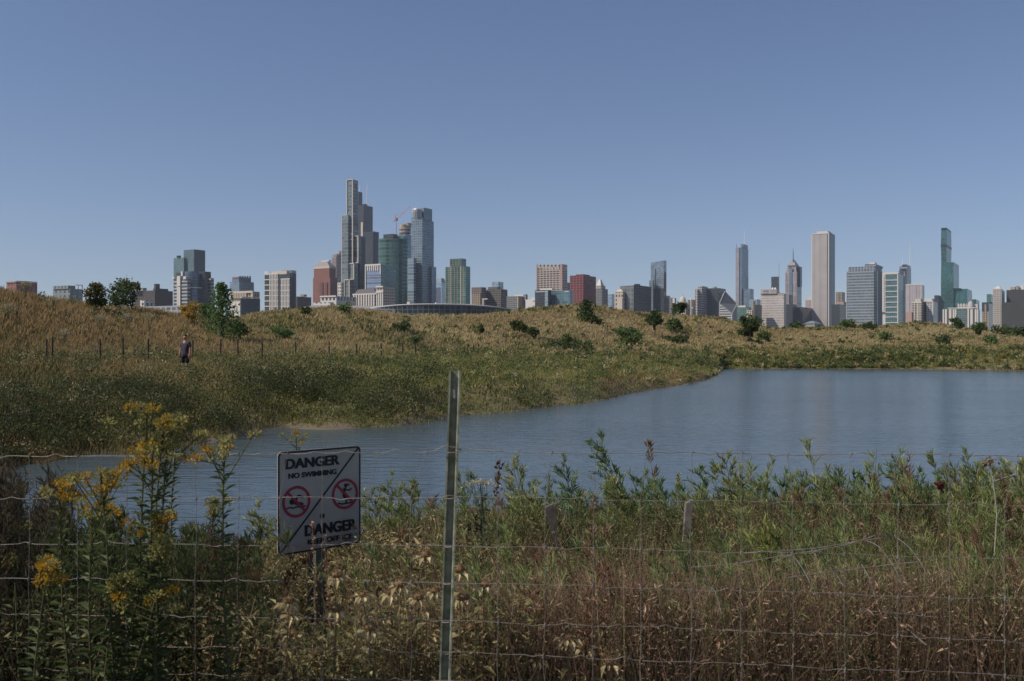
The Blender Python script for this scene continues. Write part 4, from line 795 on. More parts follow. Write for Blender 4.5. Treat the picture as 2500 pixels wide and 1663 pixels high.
def skin_mesh(name, vs, es, rad, m, parent, sub=2, loc=None):
    me = bpy.data.meshes.new('tmp'); me.from_pydata([tuple(v) for v in vs], es, []); o = bpy.data.objects.new('tmp', me); link(o)
    sk = o.modifiers.new('s', 'SKIN'); sk.use_smooth_shade = True
    for i, r in enumerate(rad):
        d = me.skin_vertices[0].data[i]; d.radius = (r, r) if isinstance(r, (int, float)) else r
    me.skin_vertices[0].data[0].use_root = True
    o.modifiers.new('u', 'SUBSURF').render_levels = sub; o.modifiers['u'].levels = sub
    bpy.context.view_layer.update(); dg = bpy.context.evaluated_depsgraph_get()
    n = bpy.data.meshes.new_from_object(o.evaluated_get(dg)); bpy.data.objects.remove(o); n.name = name
    n.materials.clear(); n.materials.append(m); r = bpy.data.objects.new(name, n); link(r); r.parent = parent
    return r
def person():
    Y = 42.; X = (452 - CXP) / FPX * Y; Z = float(ground_z(X, Y)); S = 1.0
    t = thing('person', 'person in dark patterned short sleeved shirt and dark shorts standing in the tall grass', 'person', (X, Y, Z), rotz=math.radians(-22))
    sk = mat('skin', (.40, .20, .14), .6); sh = mat('dark patterned cloth', (.022, .022, .036), .85, noise=(.065, .055, .075), nscale=22); so_ = mat('dark cloth', (.018, .018, .022), .9); ha = mat('dark hair', (.012, .010, .009), .6); shoe = mat('dark shoes', (.03, .03, .03), .7)
    V = [(0, 0, .95), (0, .01, 1.15), (0, .02, 1.38), (0, .02, 1.49), (0, 0, 1.58), (0, -.01, 1.68), (0, -.105, 1.60)]; E = [(0, 1), (1, 2), (2, 3), (3, 4), (4, 5), (4, 6)]
    R = [(.15, .11), (.14, .10), (.15, .10), .055, (.075, .088), (.07, .085), .014]
    for s in (-1, 1):
        b = len(V); V += [(s * .10, 0, .86), (s * .11, -.02, .50), (s * .115, .02, .10), (s * .12, -.12, .04)]; R += [.085, .058, .042, .034]; E += [(0, b), (b, b + 1), (b + 1, b + 2), (b + 2, b + 3)]
        b = len(V); V += [(s * .185, .02, 1.40), (s * .245, .02, 1.14), (s * .255, -.03, .90), (s * .255, -.05, .84)]; R += [.055, .042, .030, (.020, .036)]; E += [(2, b), (b, b + 1), (b + 1, b + 2), (b + 2, b + 3)]
        h = b + 3
        for i, (dx, dy, L) in enumerate(((-.0, -.032, .07), (.0, -.011, .085), (0, .010, .08), (0, .030, .062))):
            q = len(V); V += [(s * .252, -.05 + dy, .80), (s * .246, -.056 + dy, .80 - L * .55), (s * .236, -.06 + dy, .80 - L)]; R += [.010, .009, .007]; E += [(h, q), (q, q + 1), (q + 1, q + 2)]
        q = len(V); V += [(s * .245, -.09, .83), (s * .24, -.105, .79)]; R += [.011, .008]; E += [(h, q), (q, q + 1)]
        q = len(V); V += [(s * .082, .01, 1.60)]; R += [.012]; E += [(4, q)]      # ear
    skin_mesh('body', V, E, R, sk, t)
    c = [(0, 0, .79), (0, .01, 1.12), (0, .02, 1.38), (0, .02, 1.45)]; r = [(.185, .145), (.172, .132), (.178, .128), (.09, .08)]; e = [(0, 1), (1, 2), (2, 3)]
    for s in (-1, 1): b = len(c); c += [(s * .19, .02, 1.39), (s * .235, .02, 1.19)]; r += [.08, .072]; e += [(2, b), (b, b + 1)]
    skin_mesh('shirt', c, e, r, sh, t)
    c = [(0, 0, .93)]; r = [(.17, .125)]; e = []
    for s in (-1, 1): b = len(c); c += [(s * .10, 0, .82), (s * .115, -.02, .50)]; r += [.108, .092]; e += [(0, b), (b, b + 1)]
    skin_mesh('shorts', c, e, r, so_, t)
    c = [(0, .03, 1.60), (0, .015, 1.70), (0, -.05, 1.725)]; skin_mesh('hair', c, [(0, 1), (1, 2)], [(.080, .075), (.082, .09), (.055, .035)], ha, t)
    for s in (-1, 1): skin_mesh('shoe', [(s * .115, .04, .045), (s * .12, -.06, .04), (s * .125, -.16, .035)], [(0, 1), (1, 2)], [.05, .048, .038], shoe, t, 1)
    f = MB()
    for s in (-1, 1): blob(f, (s * .03, -.085, 1.615), .010, None, 6, 4)
    f.build('eyes', mat('dark eyes', (.02, .015, .012), .3), t); f = MB(); blob(f, (0, -.088, 1.545), .018, None, 8, 4, (1.2, .35, .3)); f.build('mouth', mat('lips', (.28, .10, .08), .6), t)
person()
# ------------------------------------------------------------------ warning sign
def text_mesh(s, width, height, name, m, parent, x, z, bold=.0):
    """one line of raised lettering centred at x, z on the sign's face (local -y faces the viewer)"""
    cu = bpy.data.curves.new('tmp', 'FONT'); cu.body = s; cu.size = 1; cu.offset = bold; cu.extrude = .0; cu.align_x = 'LEFT'
    o = bpy.data.objects.new('tmp', cu); link(o); bpy.context.view_layer.update()
    me = bpy.data.meshes.new_from_object(o.evaluated_get(bpy.context.evaluated_depsgraph_get())); bpy.data.objects.remove(o)
    n = len(me.vertices); v = np.empty(n * 3, np.float32); me.vertices.foreach_get('co', v); v = v.reshape(-1, 3)
    F = [list(f.vertices) for f in me.polygons]; lo, hi = v.min(0), v.max(0); bpy.data.meshes.remove(me); V = []; FF = []
    wt = height * .045
    for c, (dx, dz) in enumerate(((-wt, 0), (0, 0), (wt, 0))):
        q = np.zeros_like(v); q[:, 0] = ((v[:, 0] - lo[0]) / (hi[0] - lo[0]) - .5) * (width - 2 * wt) + x + dx; q[:, 2] = ((v[:, 1] - lo[1]) / (hi[1] - lo[1]) - .5) * height + z + dz; q[:, 1] = -.0042 - .00006 * c
        FF += [[i + c * n for i in f] for f in F]; V.append(q)
    me = bpy.data.meshes.new(name); me.from_pydata(np.concatenate(V).tolist(), [], FF); me.materials.append(m)
    r = bpy.data.objects.new(name, me); link(r); r.parent = parent; return r
def strip(mb, pts, w_, y):
    """flat stroke through points (x, z) on the sign face"""
    p = np.array(pts, float)
    for a, b in zip(p[:-1], p[1:]):
        d = (b - a) / max(np.linalg.norm(b - a), 1e-6); n = np.array([-d[1], d[0]]) * w_ / 2
        q = [a - n, b - n, b + n, a + n]; mb.add([[s[0], y, s[1]] for s in q], [[[0, 1, 2, 3]]])
def disc(mb, x, z, r, y, n=14, sq=1.):
    a = np.arange(n) / n * 2 * math.pi; mb.add(np.c_[x + r * np.cos(a), np.full(n, y), z + r * sq * np.sin(a)], [np.arange(n)[None]])
def ring(mb, x, z, r0, r1, y, n=40):
    a = np.arange(n) / n * 2 * math.pi; i = np.arange(n); j = (i + 1) % n
    v = np.concatenate([np.c_[x + r * np.cos(a), np.full(n, y), z + r * np.sin(a)] for r in (r0, r1)]); mb.add(v, [np.stack([i, j, j + n, i + n], 1)])
def rrect(w_, h_, r, n=6):
    o = []
    for cx, cz, a0 in ((w_ / 2 - r, h_ / 2 - r, 0), (-w_ / 2 + r, h_ / 2 - r, 90), (-w_ / 2 + r, -h_ / 2 + r, 180), (w_ / 2 - r, -h_ / 2 + r, 270)):
        for k in range(n + 1): a = math.radians(a0 + 90 * k / n); o.append((cx + r * math.cos(a), cz + r * math.sin(a)))
    return np.array(o)
def sign():
    Yd = 6.0; c = px(782, 1219, Yd); W, H = .575, .612
    gz = float(ground_z(c[0], c[1]))
    t = thing('warning_sign', 'square white danger sign with black lettering and two red prohibition circles on a metal post', 'sign', (c[0], c[1], gz), rotz=math.radians(42))
    z0 = c[2] - gz
    def part(mb, name, m, loc=(0, 0, z0)): o = mb.build(name, m, t); o.location = loc; return o
    white = mat('white sign paint', (.52, .47, .395), .6, noise=(.42, .375, .315), nscale=5); black = mat('black sign paint', (.018, .018, .02), .6); red = mat('red sign paint', (.36, .035, .06), .6)
    p = rrect(W, H, .03); n = len(p); mb = MB(); i = np.arange(n); j = (i + 1) % n
    mb.add(np.concatenate([np.c_[p[:, 0], np.full(n, -.002), p[:, 1]], np.c_[p[:, 0], np.full(n, .002), p[:, 1]]]), [i[None], (i + n)[None, ::-1], np.stack([i, i + n, j + n, j], 1)])
    panel = part(mb, 'panel', white)
    a = rrect(W - .008, H - .008, .028); b = rrect(W - .026, H - .026, .022); mb = MB()
    mb.add(np.concatenate([np.c_[q[:, 0], np.full(n, -.0036), q[:, 1]] for q in (a, b)]), [np.stack([i, j, j + n, i + n], 1)]); part(mb, 'border', black)
    mb = MB(); strip(mb, [(W / 2 - .022, H / 2 - .018), (-W / 2 + .020, -H / 2 + .018)], .011, -.0040); part(mb, 'diagonal_stripe', black)
    def at(u, v): return (u - .5) * W, (.5 - v) * H
    for s, u0, u1, v0, v1, bd in (('DANGER', .085, .735, .075, .175, .028), ('NO SWIMMING', .12, .695, .215, .268, .028), ('DANGER', .31, .945, .735, .845, .028), ('KEEP OFF ICE', .345, .895, .878, .932, .028)):
        x, z = at((u0 + u1) / 2, (v0 + v1) / 2); o = text_mesh(s, (u1 - u0) * W, (v1 - v0) * H, 'lettering', black, t, x, z, bd); o.location = (0, 0, z0); o['label'] = 'black ' + s.lower() + ' lettering'
    mb = MB(); x0, z_ = at(.765, .943); x1, _ = at(.895, .94); strip(mb, [(x0, z_), (x1, z_)], .005, -.0041); part(mb, 'underline', black)
    for k, (u, v) in enumerate(((.215, .495), (.80, .475))):
        x, z = at(u, v); r = .094; mb = MB(); ring(mb, x, z, r, r - .017, -.0044); strip(mb, [(x - .058, z + .058), (x + .058, z - .058)], .016, -.0052); c_ = part(mb, 'prohibition_circle', red)
        c_['label'] = ('red crossed circle over a swimmer', 'red crossed circle over a figure falling through ice')[k]
        mb = MB(); y = -.0047
        if k == 0:
            disc(mb, x - .030, z + .002, .017, y); strip(mb, [(x - .012, z - .004), (x + .035, z - .020), (x + .045, z - .024)], .022, y); strip(mb, [(x - .002, z + .012), (x + .012, z + .036), (x + .044, z + .022)], .013, y)
            strip(mb, [(x - .068, z - .036), (x - .045, z - .029), (x - .022, z - .036), (x + .002, z - .030), (x + .03, z - .036), (x + .062, z - .030)], .008, y - .0001)
        else:
            disc(mb, x + .004, z + .052, .013, y); strip(mb, [(x - .004, z + .036), (x - .010, z + .002), (x - .004, z - .022)], .020, y); strip(mb, [(x - .002, z + .034), (x + .022, z + .060), (x + .030, z + .052)], .009, y - .0001)
            strip(mb, [(x, z + .026), (x + .030, z + .020), (x + .046, z + .032)], .009, y - .0002); strip(mb, [(x - .004, z - .02), (x + .012, z - .032), (x + .004, z - .056)], .011, y - .0003)
            strip(mb, [(x - .052, z - .052), (x - .02, z - .060), (x + .05, z - .056)], .009, y - .0001)
        g = mb.build('pictogram', black, c_)
    mb = MB(); x, z = at(.52, .665); disc(mb, x, z, .011, -.0085, 6); ring(mb, x, z, .016, .011, -.007, 12); part(mb, 'bolt', mat('rusty bolt', (.06, .05, .045), .6, .5))
    # perforated hat-section post behind the panel, standing in the ground
    cross = [(-.055, .008), (-.030, .008), (-.022, .040), (.022, .040), (.030, .008), (.055, .008)]
    cross = [(x * 1.25, .006 + (.040 - y)) for x, y in cross]; zb, zt = -.4 - 0., z0 + .26; mb = MB(); V = []; th = .003
    for z in (zb, zt):
        V += [(x, y, z) for x, y in cross] + [(x, y + th, z) for x, y in cross]
    m = len(cross); F = []
    for q in range(m - 1):
        F += [[q, q + 1, 2 * m + q + 1, 2 * m + q], [m + q, 3 * m + q, 3 * m + q + 1, m + q + 1], [2 * m + q, 2 * m + q + 1, 3 * m + q + 1, 3 * m + q]]
    F += [[0, 2 * m, 3 * m, m], [m - 1, 2 * m - 1, 4 * m - 1, 3 * m - 1]]
    mb.add(V, [F]); o = mb.build('post', mat('green grey post metal', (.20, .23, .20), .5, .3, noise=(.14, .16, .14), nscale=14), t); o['label'] = 'grey green channel post with a row of holes'
    hb = MB()
    for k in range(26):
        z = zb + .42 + k * .05
        if z < z0 - H / 2 - .01: disc(hb, .054, z, .0055, .0362, 8)
    hb.build('post_hole', mat('pale punched rim', (.42, .44, .44), .4, .3), t)
sign()

# ------------------------------------------------------------------ wire fence in front
def fence_Y(X): return 2.95 - .165 * (np.asarray(X) + .17)
ROWZ = [1.282, 1.146, 1.003, .893, .780, .686, .600, .52]
def on_fence(x, row, dy=0.):
    """point of the fence sheet below photo column x, on wire row"""
    u = (x - CXP) / FPX; Y = (2.95 - .165 * .17) / (1 + .165 * u); X = u * Y
    z = ROWZ[row] + np.where(X < -.17, (X + .17) * .030, (X + .17) * .010) - dy / FPX * Y
    return np.array([X, float(Y), float(z)])
def wire_fence():
    t = thing('wire_fence', 'galvanised field fence of thin crimped wires running across the whole foreground', 'fence', tuple(on_fence(1105, 7) - np.array([0, 0, .55])))
    o = np.array(t.location); bpy.context.view_layer.update()
    stays = [-520, -400, -280, -160, -40, 72, 190, 309, 400, 477, 583, 684, 787, 900, 1003, 1215, 1330, 1446, 1563, 1685, 1809, 1935, 2061, 2192, 2318, 2451, 2580, 2710, 2840, 2970, 3100]
    topdx = {1003: 38, 900: 24, 1215: 50, 1330: 17, 1446: 9, 1563: 14, 1685: 5, 1809: 3, 1935: -12, 2061: 16, 2192: -17, 2318: -2, 2451: 30, 684: 18}
    fine = np.arange(-560, 3160, 7.0)
    wig = []
    for r in range(len(ROWZ)):
        y = np.zeros(len(fine)); ph = rng.uniform(0, 7)
        y += 1.6 * np.sin(fine * .011 + ph) + 1.0 * np.sin(fine * .031 + ph * 2)
        for s in stays:                                              # tension crimps between the stays
            c = s + 60 + rng.normal() * 18; y += rng.choice([-7, -5, 4, 0]) * np.exp(-((fine - c) / 13) ** 2)
        if r == 0: y += -9 * np.exp(-((fine - 1105) / 55) ** 2) + 8 * np.exp(-((fine - 1000) / 45) ** 2) * 0 + 6 * np.exp(-((fine - 1040) / 40) ** 2)
        wig.append(y)
        pth = np.array([on_fence(x, r, -dy * -1) for x, dy in zip(fine, y)]) - o
        pth[:, 1] += .002 * np.sin(fine * .05)
        mb = MB(); tubes(mb, pth, .00095 if r else .0012, (.4,) * 3, 5); mb.build('line_wire', M_WIRE, t)
    for s in stays:
        pts = []
        for r in range(len(ROWZ)):
            dx = topdx.get(s, 0) if r == 0 else rng.normal() * 1.5
            x = s + dx; p = on_fence(x, r, np.interp(x, fine, wig[r])); pts.append(p)
        if pts[0][0] > -2.6:
            P = []
            for a, b in zip(pts[:-1], pts[1:]):
                for k in np.linspace(0, 1, 6)[:-1]: P.append(a + (b - a) * k + np.array([rng.normal() * .0008, -.002, 0]))
            P.append(pts[-1]); mb = MB(); tubes(mb, np.array(P) - o, .00085, (.4,) * 3, 5)
            for p in pts:                                               # knots where stay and line wire cross
                k = np.linspace(-.006, .006, 3)[:, None]; tubes(mb, p - o + np.array([0, -.0035, 0]) + np.array([0.25, 0, 1.]) * k, .0019, (.3,) * 3, 5)
            mb.build('stay_wire', M_WIRE, t)
    # channel post the wire is hung on
    top = px(1112, 905, 2.97); bot = px(1084, 1750, 2.97); ax = (bot - top); L = np.linalg.norm(ax); ax /= L
    top = top - o; prof = [(-.0185, -.004), (-.0135, -.004), (-.0115, .010), (.0070, .010), (.0125, -.012), (.0175, -.012)]; th = .0024
    R = np.array([1, 0, 0]); m = len(prof); V = []
    for d in (0, L + .55):
        for e in (0, th): V += [top + ax * d + R * x + np.array([0, y + e, 0]) for x, y in prof]
    F = []
    for q in range(m - 1): F += [[q, q + 1, 2 * m + q + 1, 2 * m + q], [m + q, 3 * m + q, 3 * m + q + 1, m + q + 1], [q, m + q, m + q + 1, q + 1]]
    F += [[0, 2 * m, 3 * m, m], [m - 1, 2 * m - 1, 4 * m - 1, 3 * m - 1]]
    mb = MB(); mb.add(V, [F]); pm = mat('worn green post paint', (.15, .165, .115), .75, 0, noise=(.30, .31, .23), nscale=34, bump=.4)
    post = mb.build('post', pm, t); post['label'] = 'worn grey green metal post with a white paint mark'
    mb = MB(); c = top + ax * .068; mb.add([c + R * a + ax * b + np.array([0, .0085, 0]) for a, b in ((-.006, -.012), (-.001, -.010), (.002, .014), (-.004, .016))], [[[0, 3, 2, 1]]]); mb.build('paint_mark', mat('white paint', (.72, .72, .70), .7), post)
    for r in range(7):                                                   # wire clips round the post
        x = np.interp(ROWZ[r], [.52, 1.35], [1088, 1112]); p = on_fence(x, r) - o; a = np.linspace(0, 2 * math.pi, 13); mb = MB()
        tubes(mb, np.c_[p[0] + .021 * np.cos(a), p[1] + .006 + .018 * np.sin(a), p[2] + .004 * np.sin(a * 1.0 + 1)], .0014, (.4,) * 3, 4); mb.build('wire_clip', M_WIRE, post)
wire_fence()

def bent_mesh():
    """a torn piece of the same wire mesh, curling down behind the fence"""
    arcs = [([(1690, 1385), (1712, 1400), (1745, 1440), (1762, 1500)], 3.05), ([(1856, 1356), (1880, 1378), (1935, 1350), (1968, 1402), (1990, 1450), (2006, 1508)], 3.15), ([(1990, 1345), (2012, 1362), (2040, 1398), (2058, 1430)], 3.2),
            ([(2080, 1345), (2100, 1372), (2122, 1410), (2140, 1470)], 3.25), ([(2060, 1330), (2110, 1318), (2145, 1332), (2185, 1385), (2205, 1436)], 3.3), ([(2135, 1308), (2180, 1308), (2215, 1330), (2250, 1375), (2270, 1424)], 3.4),
            ([(2140, 1493), (2180, 1502), (2205, 1528), (2262, 1575)], 3.1), ([(2200, 1500), (2250, 1522), (2290, 1545), (2318, 1568)], 3.15), ([(2285, 1506), (2330, 1530), (2380, 1545), (2440, 1556)], 3.2)]
    lines = [([(1690, 1385), (1790, 1378), (1880, 1362), (1990, 1345), (2060, 1332), (2135, 1308)], 3.2), ([(1810, 1350), (1900, 1346), (2000, 1338), (2090, 1322), (2150, 1314)], 3.25), ([(1925, 1410), (1985, 1402), (2050, 1394), (2115, 1386), (2180, 1378), (2240, 1372)], 3.25), ([(2090, 1492), (2140, 1493), (2210, 1500), (2290, 1508)], 3.12)]
    t = thing('bent_mesh', 'loose torn flap of wire mesh curling in arcs through the weeds behind the fence', 'wire mesh', tuple(px(1990, 1660, 3.2))); o = np.array(t.location)
    for lst, nm, r in ((arcs, 'cross_wire', .0014), (lines, 'long_wire', .0016)):
        for pts, Y in lst:
            p = np.array([px(x, y, Y + .12 * math.sin(k * 1.3) * (nm == 'cross_wire')) for k, (x, y) in enumerate(pts)])
            s = np.linspace(0, 1, len(p)); q = np.linspace(0, 1, 26); c = np.stack([np.interp(q, s, p[:, i]) for i in range(3)], 1)
            for _ in range(3): c[1:-1] = (c[:-2] + 2 * c[1:-1] + c[2:]) / 4
            mb = MB(); tubes(mb, c - o, r, (.5,) * 3, 5); mb.build(nm, M_WIRE, t)
bent_mesh()
WOODP = mat('weathered grey stake', (.13, .115, .10), .9, noise=(.22, .20, .17), nscale=30)
DKW = mat('dark weathered stake', (.07, .06, .05), .9, noise=(.12, .105, .09), nscale=30)
for lb, x0, y0, x1, y1, wp in (('leaning dark wooden stake, left one of the close pair at the pond edge', 1341, 1238, 1362, 1352, 19), ('thin dark stake right behind the leaning one of the close pair', 1357, 1234, 1352, 1300, 10), ('pale grey wooden stake leaning right, alone at the pond edge', 1682, 1228, 1672, 1360, 17)):
    Y = 5.6 if wp != 10 else 5.8; a = px(x0, y0, Y); b = px(x1, y1, Y); b = a + (b - a) * ((a[2] - float(ground_z(a[0], Y)) + .3) / max(a[2] - b[2], .05)); r = wp / 2 / FPX * Y
    ax = nz(b - a); s = np.array([1, 0, 0]) * r; f = np.array([0, r * 1.2, 0]); mb = MB(); sl = np.array([0, 0, .02]); base = np.array([b[0], b[1], float(ground_z(b[0], b[1]))])
    mb.add(np.array([a - s - f, a + s - f + sl, a + s + f + sl, a - s + f, b - s - f, b + s - f, b + s + f, b - s + f]) - base, [[[3, 2, 1, 0], [0, 1, 5, 4], [1, 2, 6, 5], [2, 3, 7, 6], [3, 0, 4, 7]]])
    tag(mb.build('wooden_stake', WOODP if x0 > 1500 else DKW, None, loc=tuple(base)), lb, 'stake', 'old stakes at the pond edge')

# ------------------------------------------------------------------ foreground weeds
def grow(n, lo, hi, xa, xb):
    """random rooted points between depths lo and hi and photo columns xa..xb"""
    Y = np.exp(rng.uniform(math.log(lo), math.log(hi), n)); p = rng.uniform(xa, xb, n); X = (p - CXP) / FPX * Y
    return X, Y, ground_z(X, Y), p
def clump(X, Y): return np.clip(.5 + .3 * (np.sin(X * 3.1 + 1) * np.cos(Y * 2.3) + np.sin(X * 7.3 + Y * 5.1) * .7 + .5 * np.sin(X * 1.3 - Y * 4.0)), 0, 1)
TOPX = [-300, 0, 300, 560, 700, 900, 1100, 1300, 1500, 1700, 1900, 2200, 2500, 2900]
TOPY = [1320, 1320, 1345, 1350, 1322, 1285, 1258, 1242, 1232, 1226, 1216, 1206, 1198, 1195]
NRX = [-300, 300, 600, 680, 870, 1000, 1300, 1600, 2000, 2800]
NRY = [1450, 1450, 1490, 1560, 1560, 1490, 1440, 1430, 1410, 1390]
def weed_line(p, Y):
    """photo row that weeds rooted at depth Y under photo column p reach up to"""
    t = sst(3.3, 6.2, Y); y = np.interp(p, NRX, NRY) * (1 - t) + np.interp(p, TOPX, TOPY) * t
    y = np.where((p > 668) & (p < 905) & (Y < 6.25), np.maximum(y, 1362), y)
    y = np.where((p > 700) & (p < 832) & (Y < 6.2), np.maximum(y, 1570), y)
    return np.where(((np.abs(p - 1352) < 60) | (np.abs(p - 1679) < 55)) & (Y < 5.7), np.maximum(y, 1348), y)
def thicket():
    mb = MB()
    n = 21500; X, Y, Z, p = grow(n, 3.12, 9.2, -520, 3060)
    top = weed_line(p, Y) + 30 * (clump(X * .8, Y) - .5) + np.abs(rng.normal(size=n)) * np.interp(p, [500, 750], [40, 22]) - 8
    lim = CAMZ - (top - HOR) / FPX * Y - Z                                # tall enough to reach the weed line, never above it
    h = np.minimum(np.clip(lim, .10, 9), rng.uniform(.7, 1.15, n) * np.interp(Y, [3.1, 4.2, 6, 9], [.86, .95, 1.2, 1.3]))
    near = np.clip((4.4 - Y) / 1.0, 0, 1); c = clump(X, Y)
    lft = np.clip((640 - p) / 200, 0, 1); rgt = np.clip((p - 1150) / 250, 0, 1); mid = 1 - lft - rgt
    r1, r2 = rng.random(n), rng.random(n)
    cl = mixc((.038, .052, .022), (.13, .15, .055), r1 ** 1.5)  # left leaves dark green, sun shading included in the colour
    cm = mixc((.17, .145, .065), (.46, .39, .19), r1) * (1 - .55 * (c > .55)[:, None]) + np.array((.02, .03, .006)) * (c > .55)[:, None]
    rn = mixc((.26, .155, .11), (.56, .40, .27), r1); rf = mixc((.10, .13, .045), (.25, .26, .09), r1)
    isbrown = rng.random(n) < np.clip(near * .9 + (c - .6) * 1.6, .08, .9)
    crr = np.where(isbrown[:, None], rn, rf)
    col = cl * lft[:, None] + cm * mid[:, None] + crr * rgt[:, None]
    od = rng.random(n) < .12; col[od] = mixc((.24, .17, .085), (.40, .32, .17), rng.random(od.sum()))
    lean = rng.normal(size=(n, 2)) * .13; lean[:, 0] += .05
    k = np.linspace(0, 1, 4); B = np.c_[X, Y, Z]
    P = B[:, None] + np.stack([lean[:, :1] * h[:, None] * k ** 1.7, lean[:, 1:] * h[:, None] * k ** 1.7, h[:, None] * k[None]], -1)
    rad = np.interp(Y, [3, 9], [.0021, .0034])[:, None] * (1 - .7 * k)[None]
    scol = mixc((.10, .07, .04), (.24, .16, .10), r2); scol = scol * (1 - .55 * lft)[:, None]  # stem colour darkened at the left to paint in its shade
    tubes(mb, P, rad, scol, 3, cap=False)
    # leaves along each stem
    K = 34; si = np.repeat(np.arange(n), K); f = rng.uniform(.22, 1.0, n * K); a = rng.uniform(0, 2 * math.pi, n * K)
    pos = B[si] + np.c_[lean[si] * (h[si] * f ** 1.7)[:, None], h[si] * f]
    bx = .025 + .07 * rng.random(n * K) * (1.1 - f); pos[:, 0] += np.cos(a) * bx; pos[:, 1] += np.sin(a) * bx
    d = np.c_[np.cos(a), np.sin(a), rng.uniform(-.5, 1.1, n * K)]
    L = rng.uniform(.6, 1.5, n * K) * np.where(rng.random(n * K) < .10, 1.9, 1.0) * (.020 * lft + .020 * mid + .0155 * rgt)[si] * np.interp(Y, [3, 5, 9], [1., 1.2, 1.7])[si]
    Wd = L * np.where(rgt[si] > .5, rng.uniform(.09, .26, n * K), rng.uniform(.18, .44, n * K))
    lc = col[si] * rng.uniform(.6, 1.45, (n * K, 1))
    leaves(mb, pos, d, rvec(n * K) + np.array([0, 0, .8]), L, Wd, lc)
    # upright dead grass blades, thickest in the brown right-hand part
    m = 29000; X, Y, Z, p = grow(m, 3.12, 6.5, -520, 3060); keep = rng.random(m) < np.clip((p - 500) / 1200, .12, 1); X, Y, Z, p = X[keep], Y[keep], Z[keep], p[keep]; m = len(X)
    lim = CAMZ - (weed_line(p, Y) - 14 - HOR) / FPX * Y - Z; h = np.clip(np.minimum(lim, rng.uniform(.6, 1.05, m)), .1, 2); ln = rng.normal(size=(m, 2)) * .18; k = np.linspace(0, 1, 4)
    P = np.c_[X, Y, Z][:, None] + np.stack([ln[:, :1] * h[:, None] * k ** 2, ln[:, 1:] * h[:, None] * k ** 2, h[:, None] * k[None]], -1)
    tubes(mb, P, np.array([.0019, .0018, .0014, .0005])[None] * rng.uniform(.7, 1.4, (m, 1)), mixc((.28, .175, .12), (.62, .47, .31), rng.random(m)) * rng.uniform(.5, 1.1, (m, 1)) * np.where(rng.random((m, 1)) < (.12 + .75 * (clump(X * .6 + 5, Y * .7) > .62))[:, None], np.array([[.5, .9, .42]]), 1.), 3, cap=False)
    # tall feathery weeds that close the band between the brown tangle and the water
    n = 1800; Y = rng.uniform(4.7, 8.6, n); p = rng.uniform(600, 3060, n); lf2 = rng.random(n) < .22
    p = np.where(lf2, rng.uniform(-450, 640, n), p); Y = np.where(lf2, rng.uniform(3.3, 5.2, n), Y); X = (p - CXP) / FPX * Y; Z = ground_z(X, Y)
    nf = rng.random(n) < .17; nf &= ~lf2; p = np.where(nf, rng.choice([1285, 1490, 1800, 1830, 2110, 2420, 2650], n) + 75 * rng.normal(size=n), p); Y = np.where(nf, rng.uniform(3.25, 4.6, n), Y); X = (p - CXP) / FPX * Y; Z = ground_z(X, Y)
    ok = lf2 | nf | ~(((p > 600) & (p < 1000) & (Y < 6.6)) | ((p > 1270) & (p < 1480) & (Y < 5.95)) | ((p > 1600) & (p < 1850) & (Y < 5.8))); Y, p, lf2, X, Z, nf = Y[ok], p[ok], lf2[ok], X[ok], Z[ok], nf[ok]; n = len(Y)
    top = np.where(lf2, np.interp(p, [-200, 50, 170, 300, 600], [1075, 1150, 1250, 1300, 1330]) + rng.uniform(-25, 110, n), weed_line(p, Y) + 26 + (44 * rng.normal(size=n) + 90 * (clump(X * .45 + 2, Y * .5) - .5)) * (p > 900))
    h = np.clip(CAMZ - (top - HOR) / FPX * Y - Z, .25, 1.5); ln = rng.normal(size=n) * .17 - .09; k = np.linspace(0, 1, 5); B = np.c_[X, Y, Z]
    off = lambda f, i: np.c_[ln[i] * f ** 1.5, 0 * f, h[i] * f]
    P = B[:, None] + np.stack([ln[:, None] * k ** 1.5, 0 * ln[:, None] * k, h[:, None] * k[None]], -1); tubes(mb, P, np.array([.0035, .003, .0025, .0018, .0008])[None], mixc((.12, .11, .06), (.20, .15, .09), rng.random(n)), 3, cap=False)
    kind = rng.random(n); pc = mixc((.16, .215, .085), (.33, .36, .14), rng.random(n)); pc[kind < .14] = mixc((.20, .12, .07), (.34, .23, .13), rng.random((kind < .14).sum())); br_ = nf & (np.abs(p - 1490) < 110); pc[br_] = mixc((.22, .11, .075), (.40, .25, .16), rng.random(br_.sum())); pc[lf2] *= .5; fl_ = lf2 & (p < 170); pc[fl_] = mixc((.07, .055, .035), (.16, .13, .08), rng.random(fl_.sum()))  # left plumes darkened in colour for shade; leftmost ones dark brown
    K = 30; si = np.repeat(np.arange(n), K); f = rng.uniform(.25, 1, n * K); a = rng.uniform(0, 6.283, n * K); S = B[si] + off(f, si); D = nz(np.c_[np.cos(a) * .42 - .22, np.sin(a) * .42, rng.uniform(.8, 1.5, n * K)]); Lb = .24 * (1.12 - f) ** .6 * rng.uniform(.6, 1.2, n * K)
    M = 11; bi = np.repeat(np.arange(n * K), M); g = rng.uniform(.1, 1.05, n * K * M); pos = S[bi] + D[bi] * (Lb[bi] * g)[:, None]; pos[:, 2] -= .02 * g ** 2
    L = rng.uniform(.02, .045, n * K * M) * np.interp(Y, [3.3, 5, 8.6], [.8, 1.1, 1.5])[si][bi]; leaves(mb, pos, D[bi] * 1.0 + rvec(n * K * M) * .62, rvec(n * K * M), L * 1.25, L * .13, pc[si][bi] * rng.uniform(.65, 1.4, (n * K * M, 1)))
    tag(mb.build('weed_thicket', M_LEAF), 'dense tangle of green and dried brown weeds between the wire fence and the pond', 'weeds', kind='stuff')
thicket()

